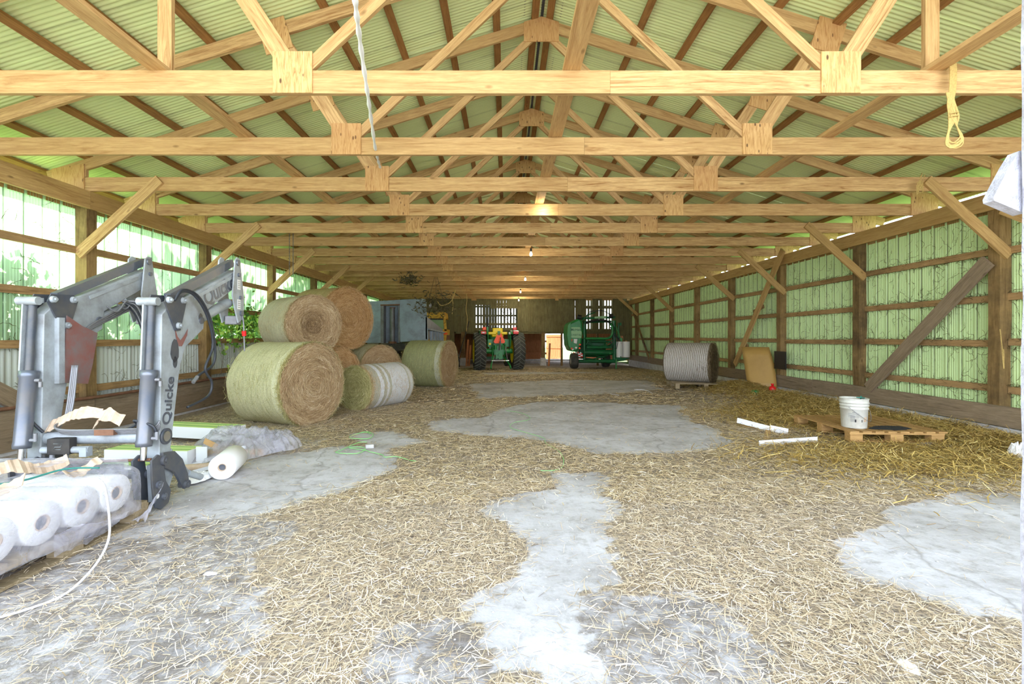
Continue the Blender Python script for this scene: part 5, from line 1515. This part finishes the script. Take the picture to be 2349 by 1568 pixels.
for (px, py, m) in ((1311, 799, 'orange'), (1313, 801, 'white'), (1330, 790, 'orange'), (1329, 798, 'orange'), (1321, 797, 'white')):
    p = bp(px, py); mb = MB(); mb.cyl((p.x, -.08, p.z), (p.x, -.03, p.z), .045, n=12); mb.build('marker_lamp', M[m], bl)
ch = empty('x', (0, 0, 0)); bpy.data.objects.remove(ch)
for i in range(5):
    plate('chevron_board', [(1308 + i * 5.2, 807), (1311 + i * 5.2, 807), (1313 + i * 5.2, 810), (1310 + i * 5.2, 810)], -.10, .02, M['redlens'] if i % 2 else M['white'], bl)
for j in range(3):
    for i in range(2):
        plate('chevron_board', [(1326 + i * 5, 810 + j * 3), (1331 + i * 5, 810 + j * 3), (1331 + i * 5, 813 + j * 3), (1326 + i * 5, 813 + j * 3)], -.10, .02, M['redlens'] if (i + j) % 2 else M['white'], bl)
# wheels
for px, nm_ in ((1317.5, 0), (1400, 1)):
    p = bp(px, 830); R_ = .36
    mb = MB(); mb.lathe([(0.0, .18), (0, .30), (.04, .35), (.17, .365), (.30, .35), (.34, .30), (.34, .18)], 36, Matrix.Translation((p.x - .17, .9 * nm_ + .1, R_))); w_ = mb.build('wheel_tyre', M['tyre'], bl)
    mb = MB(); mb.lathe([(.02, .2), (.06, .12), (.06, 0)], 24, Matrix.Translation((p.x - .17, .9 * nm_ + .1, R_))); mb.build('wheel_rim', M['white'], w_)
def bbar(name, a, b, y, w, m=None, n=10):
    p, q = bp(*a), bp(*b); mb = MB(); mb.cyl((p.x, y, p.z), (q.x, y, q.z), w, n=n); return mb.build(name, m or D, bl)
bbar('axle_beam', (1328, 828), (1411, 828), .05, .085); bbar('axle_beam', (1330, 820), (1408, 833), .5, .05)
bbar('frame_rail', (1340, 808), (1406, 808), .1, .13); bbar('roller', (1346, 796), (1402, 796), 0, .07); bbar('roller', (1348, 783), (1400, 783), .15, .05)
bbar('frame_rail', (1338, 776), (1400, 776), .0, .035); bbar('frame_post', (1341, 742), (1341, 830), .05, .06); bbar('frame_post', (1409, 735), (1411, 832), .1, .10)
bbar('frame_post', (1414, 748), (1424, 775), .1, .03, M['midgreen']); bbar('frame_post', (1422, 740), (1420, 800), .2, .05)
bbar('top_rail', (1326, 730), (1412, 727), .1, .055); bbar('top_rail', (1340, 738), (1406, 736), .4, .05)
bbar('pivot_head', (1324, 726), (1333, 728), -.02, .11, M['black']); bbar('pivot_head', (1397, 724), (1406, 724), 0, .10, M['black'])
plate('top_label', [(1364, 726), (1390, 724), (1390, 730), (1364, 730)], -.02, .02, M['palegreen'], bl)
mb = MB(); mb.tube(curve_pts([bp(1341, 730), bp(1352, 716), bp(1365, 713), bp(1385, 713), bp(1400, 722)], 6), .018, 6); mb.build('arch_hose', M['hose'], bl)
mb = MB(); mb.tube(curve_pts([bp(1334, 737), bp(1350, 722), bp(1366, 716)], 6), .03, 6); mb.build('arch_hose', D, bl)
mb = MB(); mb.tube(curve_pts([bp(1400, 742, -.1), bp(1404, 748, -.1), bp(1405, 762, -.1), bp(1401, 772, -.1), bp(1392, 776, -.1), bp(1372, 776, -.1), bp(1345, 776, -.1)], 6), .055, 10); mb.build('bale_ring', M['jd'], bl)
mb = MB(); mb.tube(curve_pts([bp(1342, 735, .4), bp(1342, 760, .4), bp(1346, 790, .4), bp(1375, 796, .4), bp(1404, 790, .4), bp(1410, 760, .4), bp(1408, 738, .4)], 8), .07, 10); mb.build('orbital_ring', D, bl)
mb = MB(); mb.tube(curve_pts([bp(1344, 741), bp(1362, 735), bp(1388, 735), bp(1404, 745), bp(1408, 760)], 6), .05, 8); mb.build('wrap_arm', M['black'], bl)
for a, b in (((1348, 778), (1368, 800)), ((1404, 780), (1380, 800)), ((1356, 812), (1392, 822)), ((1396, 815), (1360, 824)), ((1345, 790), (1356, 776))):
    bbar('brace_bar', a, b, .1, .025)
for i in range(22):
    r_a = random.Random(i); px, py = r_a.uniform(1396, 1424), r_a.uniform(742, 822)
    p = bp(px, py); mb = MB(); s_ = r_a.uniform(.03, .09); mb.box((p.x, r_a.uniform(-.05, .4), p.z), (s_, .2, s_ * r_a.uniform(.6, 1.8))); mb.build('valve' if i % 3 else 'fitting', (D, M['jd'], D, M['black'], M['hose_g'])[i % 5], bl)
for i in range(6):
    a = bp(1398 + i * 3, 745 + 5 * i); b = bp(1402 + i * 4, 800); mb = MB(); mb.tube(curve_pts([a, (a + b) / 2 + Vector((.12, -.05, 0)), b], 5), .014, 5); mb.build('hydraulic_hose', M['hose'], bl)
mb = MB(); mb.box((.15, 1.2, .95), (1.3, 1.3, .9)); mb.build('pickup_body', D, bl, bevel=.1)
bbar('jack_stand', (1412, 822), (1411.5, 846), -.15, .035, M['midgreen']); plate('roll_tray', [(1413, 819), (1443, 821), (1430, 827), (1414, 829)], -.1, .5, D, bl)
for k, px in enumerate((1421.5, 1438)):
    p = bp(px, 801); mb = MB(); mb.cyl((p.x, .1, p.z - .36), (p.x, .1, p.z + .36), .165, n=26); f_ = mb.build('stretch_film_roll', M['white'], bl)
    mb = MB(); mb.cyl((p.x, .1, p.z + .36), (p.x, .1, p.z + .40), .05, n=14); mb.build('roll_core', M['card'], f_)
bbar('mast', (1426, 775), (1426, 784), .1, .07, M['midgreen'])

# ================================================================== DUMP BODY, CAB AND OTHER GEAR AT THE FAR LEFT
dt = empty('dump_trailer', (-4.0, 16.3, -.05), 0, 'blue-grey steel dump trailer with recessed hydraulic ram behind the bales', 'trailer')
def dp(px, py): p = at(px, py, 16.3); return (p.x + 4.0, p.z + .05)
def dplate(name, pts, y0, t, m, par=dt):
    mb = MB(); q = [dp(*p) for p in pts]; n = len(q)
    mb.add([(x, y0, z) for x, z in q] + [(x, y0 + t, z) for x, z in q], [tuple(range(n)), tuple(range(n, 2 * n))[::-1]] + [(i, (i + 1) % n, n + (i + 1) % n, n + i) for i in range(n)])
    return mb.build(name, m, par)
BG_ = M['bluegrey']
fp = dplate('front_panel', [(830, 691), (873, 690), (873, 700), (873, 786), (830, 786)], 0, .06, BG_)
dplate('front_panel', [(916, 687), (972, 685), (977, 686), (982, 780), (918, 784)], 0, .06, BG_)
dplate('front_panel', [(873, 690), (916, 687), (916, 699), (873, 700)], 0, .06, BG_)
dplate('front_panel', [(873, 700), (880, 700), (880, 787), (873, 787)], 0, .35, M['steelgrey']); dplate('front_panel', [(914, 699), (917, 699), (917, 785), (914, 785)], 0, .35, M['steelgrey'])
dplate('recess_back', [(873, 698), (917, 698), (917, 786), (873, 786)], .33, .04, BG_)
dplate('top_trim', [(873, 698), (917, 697), (917, 700), (873, 701)], -.02, .06, M['rust'])
x_, z0_ = dp(898, 786); _, z1_ = dp(898, 706)
mb = MB(); mb.cyl((x_, .15, z0_), (x_, .15, z1_), .085, n=18); rm = mb.build('hydraulic_ram', M['steelgrey'], dt)
mb = MB(); mb.cyl((x_, .15, z1_), (x_, .15, z1_ + .03), .10, n=18); mb.cyl((x_, .15, z0_ - .05), (x_, .15, z0_ + .05), .14, n=18); mb.build('ram_collar', M['rust'], rm)
a, b = dp(965, 786); mb = MB(); mb.box((.35 + .0, .5, z0_ - .15), (2.4, .14, .22)); mb.box((0, 2.5, z0_ - .15), (.9, 5, .25)); mb.build('chassis', M['darkmetal'], dt)
for s in (-.7, .9):
    mb = MB(); mb.lathe([(0, .2), (0, .42), (.04, .47), (.22, .47), (.26, .42), (.26, .2)], 28, Matrix.Translation((s - .13, 3.2, .50))); mb.build('wheel', M['tyre'], dt)
xr_, _ = dp(980, 740)
mb = MB(); mb.prism([(0, 1.3), (0, 2.10), (4.1, 1.72), (4.1, 1.3)], xr_ - .055, xr_ - .005); mb.prism([(0, 1.3), (0, 2.10), (4.1, 1.72), (4.1, 1.3)], -1.22, -1.17); mb.box((-.1, 4.1, 1.5), (2.5, .05, .44)); mb.build('side_board', M['steelgrey'], dt)
for k in range(5):
    mb = MB(); mb.box((xr_ + .03, .7 + k * .75, 1.35), (.09, .12, .50)); mb.build('side_rib', BG_, dt)
mb = MB(); mb.bar((xr_ + .04, .1, 1.66), (xr_ + .04, 4.1, 1.58), .10, .05); mb.build('side_rail', BG_, dt)

cb = empty('truck_cab', (-3.15, 22.3, -.12), 0, 'old yellow truck cab with green window, parked behind the dump trailer', 'truck')
def cp(px, py): p = at(px, py, 22.3); return (p.x + 3.15, p.z + .12)
def cplate(name, pts, y0, t, m, par=cb, bev=0):
    mb = MB(); q = [cp(*p) for p in pts]; n = len(q)
    mb.add([(x, y0, z) for x, z in q] + [(x, y0 + t, z) for x, z in q], [tuple(range(n)), tuple(range(n, 2 * n))[::-1]] + [(i, (i + 1) % n, n + (i + 1) % n, n + i) for i in range(n)])
    return mb.build(name, m, par, bevel=bev)
Yc = M['cabyellow']
cplate('cab_roof', [(950, 717), (1020, 715), (1022, 731), (950, 732)], 0, 1.2, Yc, bev=.04)
cplate('cab_pillar', [(1017, 730), (1022, 730), (1025, 758), (1019, 758)], 0, .1, Yc); cplate('cab_pillar', [(950, 730), (956, 730), (956, 758), (950, 758)], 0, .1, Yc)
cplate('window_frame', [(956, 730), (1017, 730), (1017, 733), (956, 733)], -.01, .05, M['black'])
cplate('rear_window', [(956, 733), (1016, 732), (1018, 755), (956, 755)], .03, .02, M['glass'])
cplate('cab_body', [(950, 755), (1025, 755), (1025, 762), (1022, 790), (950, 792)], 0, 1.2, Yc)
cplate('beacon', [(1016, 763), (1027, 763), (1026, 767), (1017, 767)], -.1, .1, M['orange'])
cplate('lower_body', [(950, 768), (1026, 768), (1022, 812), (950, 812)], .05, 1.1, M['rust'])
mb = MB(); mb.cyl((.1, .3, .42), (.4, .3, .42), .42, n=20); mb.cyl((-1.1, .3, .42), (-.8, .3, .42), .42, n=20); mb.build('wheel', M['tyre'], cb)
# hand plough and leaning poles beside the far wall
sp_ = empty('leaning_beam', (-2.55, 23.3, -.2), 0, 'thin dark pole leaning on the far wall left of the tractor', 'pole')
mb = MB(); mb.cyl((.05, -.6, .0), (.62, .7, 2.35), .03, n=8); mb.build('pole_shaft', M['darkmetal'], sp_)
mb = MB(); mb.tube(curve_pts([(-.5, 0, .05), (-.45, 0, .55), (-.1, 0, .85), (.15, 0, .6), (.2, 0, .05)], 6), .03, 6); tag(mb.build('iron_hoop', M['darkmetal'], None, (-2.5, 22.6, -.2)), 'rusty iron hoop standing by the far wall near the cab', 'hoop')
for k, (x, l) in enumerate(((-2.08, 1.4), (-1.95, 1.1), (2.28, 1.2))):
    o = beam('loose_board', (x, 24.1, -.2), (x + .08, 24.3, -.2 + l), .10, .025, M['barn_red'], None, (0, 1, 0))
    tag(o, ('taller loose board left of the tractor at the far wall', 'shorter loose board left of the tractor at the far wall', 'loose board by the centre post of the far wall')[k], 'board')

# ================================================================== THINGS HANGING FROM THE TRUSSES
rope = empty('rope_coil', (3.52, 3.60, 3.28), 0, 'coil of straw coloured rope hung over the nearest truss at right', 'rope')
for k in range(9):
    j = (k - 4) * .006; r_k = random.Random(k); dx = r_k.uniform(-.01, .01); bt = -.42 - r_k.uniform(0, .05)
    mb = MB(); mb.tube(curve_pts([(j + .06, .14, .12), (j + .04, .12, .21), (j + .03, .03, .225), (j + .02, -.0, .18), (j, -.015, 0), (j - .02 + dx, -.02, -.12), (j - .01, -.02, -.24), (j * .3 - .03, -.02, -.32), (-.035 - abs(j), -.02, bt + .03), (-.0 + j, -.02, bt), (.055 + abs(j), -.02, bt + .05), (.03, -.02, -.30), (j + .01 - dx, -.025, -.22), (j - .015, -.02, -.10), (j - .03, -.02, -.03)], 5), .005, 5); mb.build('strand', M['rope'], rope)
mb = MB(); mb.tube([( .035 * math.cos(t) , -.02 + .02 * math.sin(t), -.24 + .004 * t) for t in np.linspace(0, 14, 40)], .005, 5); mb.build('knot', M['rope'], rope)
wrp_ = [at(812, -30, 2.5), at(818, 30, 2.7), at(828, 110, 3.1), at(842, 205, 3.58), at(851, 270, 4.1), at(861, 340, 4.83), at(866, 362, 5.4), at(872, 384, 6.0)]
mb = MB(); P_ = curve_pts(wrp_, 10); mb.tube(P_, [.015 + .004 * math.sin(i * 1.3) for i in range(len(P_))], 7)
tag(mb.build('white_rope', M['whiterope']), 'frayed white rope stretched from above the camera to the third truss', 'rope')
tw = empty('twine_knot', tuple(at(2106, 428, 6.0)), 0, 'straw coloured twine knotted round the first right knee brace', 'twine')
for k in range(8):
    r_k = random.Random(k + 40); p = [(r_k.uniform(-.05, .05), -.03, r_k.uniform(-.10, .06)) for _ in range(4)] + [(.02 + r_k.uniform(-.02, .06), -.03, r_k.uniform(.08, .2))]
    mb = MB(); mb.tube(curve_pts(p, 5), .004, 5); mb.build('strand', M['rope'], tw)
tag(hose('twine_loop', [at(2290, 772, 6.05) + Vector((.0, -.02, .1)), at(2298, 790, 6.0), at(2300, 820, 5.98), at(2303, 845, 5.98), at(2302, 800, 5.97)], .005, M['rope']), 'twine hanging down the nearest post of the right wall', 'twine')
# hanging chain
chn = empty('hanging_chain', tuple(at(664, 532, 9.4)), 0, 'thin steel chain hanging from a truss above the stacked bales', 'chain')
mb = MB()
for k in range(26):
    for sx in (0, .075):
        z = -.035 * k - (.02 if sx else 0); c = math.cos(k * PI / 2) ; 
        mb.tube([(sx + (.010 if k % 2 else 0) * math.cos(t), (0 if k % 2 else .010) * math.cos(t), z + .022 * math.sin(t)) for t in np.linspace(0, 2 * PI, 9)], .0035, 4)
o = mb.build('chain_links', M['steelgrey'], chn); o['kind'] = 'stuff'
# lamps along the ridge line
for k, (px, py, d, nm_) in enumerate(((1248, 440, 7.2, 'nearest the open front'), (1218, 582, 10.2, 'second from the open front'), (1205, 640, 14.7, 'third from the open front'), (1194, 669, 18.6, 'fourth, above the tractor'), (1190, 688, 22.8, 'last, close to the far wall'))):
    p = at(px, py, d)
    b = empty('hanging_bulb', tuple(p), 0, 'bare light bulb on a cord, ' + nm_, 'light bulb', 'bare bulbs on the ridge line')
    mb = MB(); mb.lathe([(.05, 0), (.045, .022), (.02, .032), (-.01, .030), (-.04, .016), (-.06, .014)], 16, Matrix.Rotation(PI / 2, 4, 'Y')); mb.build('bulb', M['bulb'], b)
    mb = MB(); mb.cyl((0, 0, .05), (0, 0, .12), .022, n=12); mb.build('socket', M['black'], b)
    mb = MB(); mb.tube(curve_pts([(0, 0, .12), (.015, 0, .2), (-.02, 0, .28), (-.05, 0, ZT + .2 - p.z if ZT + .2 - p.z > .32 else .36)], 5), .005, 5); mb.build('cord', M['black'], b)
    L_ = bpy.data.lights.new('fill_light', 'POINT'); L_.energy = (1.5, 9, 18, 22, 22)[k]; L_.color = (1, .88, .62); L_.shadow_soft_size = .04  # point light added below each bulb to lift the far end
    lo = bpy.data.objects.new('fill_light', L_); lo.location = (0, 0, -.30); lo.parent = b; COL.objects.link(lo)
# dried creeper hanging from the far trusses at left
def hanging(px, py, d, w, h, n, seed, label):
    r = np.random.default_rng(seed); c = at(px, py, d)
    x = r.normal(0, w / 2.6, n); z = r.normal(0, h / 2.6, n); a = r.uniform(0, PI, n)
    D_ = np.stack([np.cos(a), r.normal(0, .4, n), np.sin(a) * .5], 1); D_ /= np.linalg.norm(D_, axis=1)[:, None]
    U_ = np.cross(D_, np.array([[0, 1., 0]])); U_ /= np.linalg.norm(U_, axis=1)[:, None]
    C_ = np.stack([c.x + x, c.y + r.normal(0, .15, n), np.minimum(c.z + z, 3.4)], 1)
    me = strands_mesh('dried_creeper', C_, D_, U_, r.uniform(.05, .16, n), r.uniform(.01, .035, n), r.uniform(0, .6, n), M['debris'], .2)
    t = empty('dried_creeper', tuple(c), 0, label, 'creeper'); o = link('dead_leaves', me, t); o.matrix_parent_inverse = Matrix(); o.location = -c; o['kind'] = 'stuff'
    for k in range(3):
        mb = MB(); xo = (k - 1) * w * .25; mb.tube(curve_pts([(xo * .2, 0, 3.38 - c.z), (xo, 0, h * .3), (xo * .8, 0, -h * .2), (xo * 1.3, 0, -h * .5)], 5), .008, 5); mb.build('stem', M['bark'], t)
hanging(940, 640, 14.0, .45, .25, 130, 1, 'dark clump of dried creeper under a truss above the dump trailer')
hanging(1000, 697, 15.6, .9, .62, 300, 2, 'bigger dark clump of dried creeper hanging right of the dump trailer')
tag(hose('hanging_wire', [at(1003, 690, 15.5), at(1012, 700, 15.5), at(1030, 695, 15.5), at(1040, 682, 15.5), at(1045, 664, 15.5)], .012, M['rope']), 'looped yellowish cable strung between trusses right of the dump trailer', 'cable')
tag(hose('hanging_wire', [at(1070, 672, 17), at(1071, 690, 17), at(1069, 710, 17), at(1072, 730, 17), at(1070, 760, 17)], .010, M['rope']), 'thin string hanging straight down left of the tractor', 'string')
tag(hose('hanging_wire', [at(1045, 664, 15.6), at(1038, 680, 15.6), at(1039, 700, 15.6), at(1037, 720, 15.6)], .010, M['rope']), 'thin string hanging in front of the yellow cab', 'string')
o = empty('glass_jar', tuple(at(987, 705, 15.5)), 0, 'small clear bottle hanging among the dried creeper', 'bottle')
mb = MB(); mb.lathe([(0, 0), (0, .04), (.10, .045), (.13, .02), (.16, .02)], 12, Matrix.Rotation(-PI / 2, 4, 'Y')); mb.build('jar_body', M['film'], o)

# ================================================================== DOOR POST AT THE OPEN FRONT
dpst = tag(empty('trim_1', (1.436, 1.22, 0)), kind='structure')
mb = MB(); n = 26; vs = []
rp = random.Random(3)
for i in range(n):
    z = -.02 + 3.6 * i / (n - 1); e = rp.uniform(-.004, .004)
    vs += [(.015 + e, 0, z), (.16, 0, z), (.16, .06, z), (.015 + e, .06, z)]
mb.add(vs, [(4 * i + j, 4 * i + (j + 1) % 4, 4 * i + 4 + (j + 1) % 4, 4 * i + 4 + j) for i in range(n - 1) for j in range(4)] + [(0, 1, 2, 3)])
mb.build('door_post', M['whitewood'], dpst)
q = [(2352, 343), (2338, 346), (2318, 378), (2298, 415), (2279, 452), (2281, 460), (2350, 489)]
mb = MB(); v_ = [at(a, b, 1.29) - Vector((1.436, 1.22, 0)) for a, b in q]; m_ = len(v_)
mb.add([(v.x, .07, v.z) for v in v_] + [(v.x, .10, v.z) for v in v_], [tuple(range(m_)), tuple(range(m_, 2 * m_))[::-1]] + [(i, (i + 1) % m_, m_ + (i + 1) % m_, m_ + i) for i in range(m_)])
mb.build('corner_brace', M['whitewood'], dpst)

# ================================================================== GREENERY
def leaf_cloud(name, pts, size, m, seed, par=None, lab=None, cat=None):
    """pts (n,3): leaves of four triangles, folded along the midrib"""
    r = np.random.default_rng(seed); n = len(pts)
    d = r.normal(0, 1, (n, 3)); d[:, 2] -= .3; d /= np.linalg.norm(d, axis=1)[:, None]
    q = r.normal(0, 1, (n, 3)); u = np.cross(d, q); u /= np.linalg.norm(u, axis=1)[:, None]
    nn = np.cross(d, u); s = (size * r.uniform(.6, 1.3, n))[:, None]
    V = np.stack([pts, pts + d * s * .45 + u * s * .30 + nn * s * .06, pts + d * s, pts + d * s * .45 - u * s * .30 + nn * s * .06], 1)
    me = bpy.data.meshes.new(name); me.vertices.add(n * 4); me.vertices.foreach_set('co', V.reshape(-1).astype(np.float32))
    b = np.arange(n)[:, None] * 4; f = np.concatenate([b + np.array([[0, 1, 2]]), b + np.array([[0, 2, 3]])], 1).reshape(-1)
    me.loops.add(len(f)); me.loops.foreach_set('vertex_index', f.astype(np.int32))
    me.polygons.add(len(f) // 3); me.polygons.foreach_set('loop_start', (np.arange(len(f) // 3) * 3).astype(np.int32))
    at_ = me.attributes.new('tint', 'FLOAT', 'POINT'); at_.data.foreach_set('value', np.repeat(r.uniform(0, 1, n), 4).astype(np.float32))
    me.materials.append(m); me.update(calc_edges=True)
    return link(name, me, par)
# creeper outside the translucent wall: throws its leaf shadows on the sheets
r = np.random.default_rng(4); P = []
for s in range(70):
    y = r.uniform(2.5, 8.6); top = .9 + 1.5 * abs(math.sin(y * 1.9 + 1)) * r.uniform(.5, 1) + .25; x = XL - .30; z = -.2
    while z < top:
        z += .035; y += r.normal(0, .02)
        for _ in range(3): P.append((x - abs(r.normal(0, .09)), y + r.normal(0, .09), z + r.normal(0, .03)))
cr_ = empty('creeper_hedge', (XL - .35, 5.5, -.25), 0, 'leafy creeper growing outside against the translucent left wall', 'creeper')
o = leaf_cloud('leaves', np.array(P), .13, M['leafy'], 5, cr_); o.matrix_basis = Matrix.Translation((-(XL - .35), -5.5, .25)); o['kind'] = 'stuff'
for k in range(9):
    y = -2.6 + k * .65; mb = MB(); mb.tube(curve_pts([(0, y, 0), (-.02, y + .1, .8), (.02, y - .05, 1.6), (0, y + .08, 2.3)], 5), .012, 5); mb.build('stem', M['bark'], cr_)
# creeper coming in through the gap in the sheets
P = []
for s in range(34):
    y = r.uniform(8.7, 10.4); z0 = r.uniform(1.3, 1.95); x = XL + .02
    for k in range(14): P.append((x + r.normal(0, .10) - .05, y + r.normal(0, .12), z0 + r.normal(0, .14)))
for (y, z) in ((7.0, 1.3), (7.15, 1.0), (7.2, .8), (7.1, .62), (9.0, 1.05), (9.15, .7)):
    for k in range(7): P.append((XL + r.normal(.05, .03), y + r.normal(0, .05), z + r.normal(0, .05)))
ci = empty('creeper', (XL, 9.4, .5), 0, 'green leafy creeper growing in through the gap in the left wall', 'creeper')
o = leaf_cloud('leaves', np.array(P), .10, M['leafy'], 6, ci); o.matrix_basis = Matrix.Translation((-XL, -9.4, -.5)); o['kind'] = 'stuff'
for k in range(4):
    y = -.6 + k * .4; mb = MB(); mb.tube(curve_pts([(-.1, y, 1.2), (.05, y + .05, .9), (.06, y + .15, .5), (.05, y + .1, .1)], 5), .005, 5); mb.build('stem', M['bark'], ci)
# bushes and trees beyond the left wall, shading its far part
def tree(loc, h, w, seed, label, zc=.6):
    t = empty('tree', loc, 0, label, 'tree', 'trees outside the barn'); rg = np.random.default_rng(seed)
    mb = MB(); mb.tube(curve_pts([(0, 0, 0), (.1, .05, h * .3), (-.05, 0, h * .6), (0, 0, h * .85)], 5), [.16 - .0075 * i for i in range(16)], 8); mb.build('trunk', M['bark'], t)
    for k in range(6):
        a = k * 1.1; mb = MB(); mb.tube([(0, 0, h * (.35 + .07 * k)), (w * .25 * math.cos(a), w * .25 * math.sin(a), h * (.5 + .06 * k)), (w * .42 * math.cos(a), w * .42 * math.sin(a), h * (.6 + .05 * k))], [.06, .04, .02], 6); mb.build('branch', M['bark'], t)
    n = 9000; v = rg.normal(0, 1, (n, 3)); v /= np.linalg.norm(v, axis=1)[:, None]; rad = rg.uniform(0, 1, n) ** .4
    lump = 1 + .35 * (fbm(v[:, 0] * 2 + 5, v[:, 1] * 2 + v[:, 2] * 2 + 5, seed) - .5) * 2
    pts = v * (rad * lump)[:, None] * np.array([w / 2, w / 2, h * .40]) + np.array([0, 0, h * zc])
    o = leaf_cloud('foliage', pts, .24, M['leafy'], seed, t); o['kind'] = 'stuff'
for i, (x, y, h, w) in enumerate(((-10.5, 9.5, 6.5, 4.6), (-10.5, 14.3, 7.2, 4.7), (-10.8, 19.0, 7.0, 4.7), (-10.2, 23.8, 7.5, 4.7))):
    tree((x, y, -.3), h, w, 50 + i, ('broad leafy tree outside the left wall beside the bales', 'tall leafy tree outside the left wall beside the dump trailer', 'leafy tree outside the left wall near the far end', 'leafy tree at the far left corner outside')[i], .55)
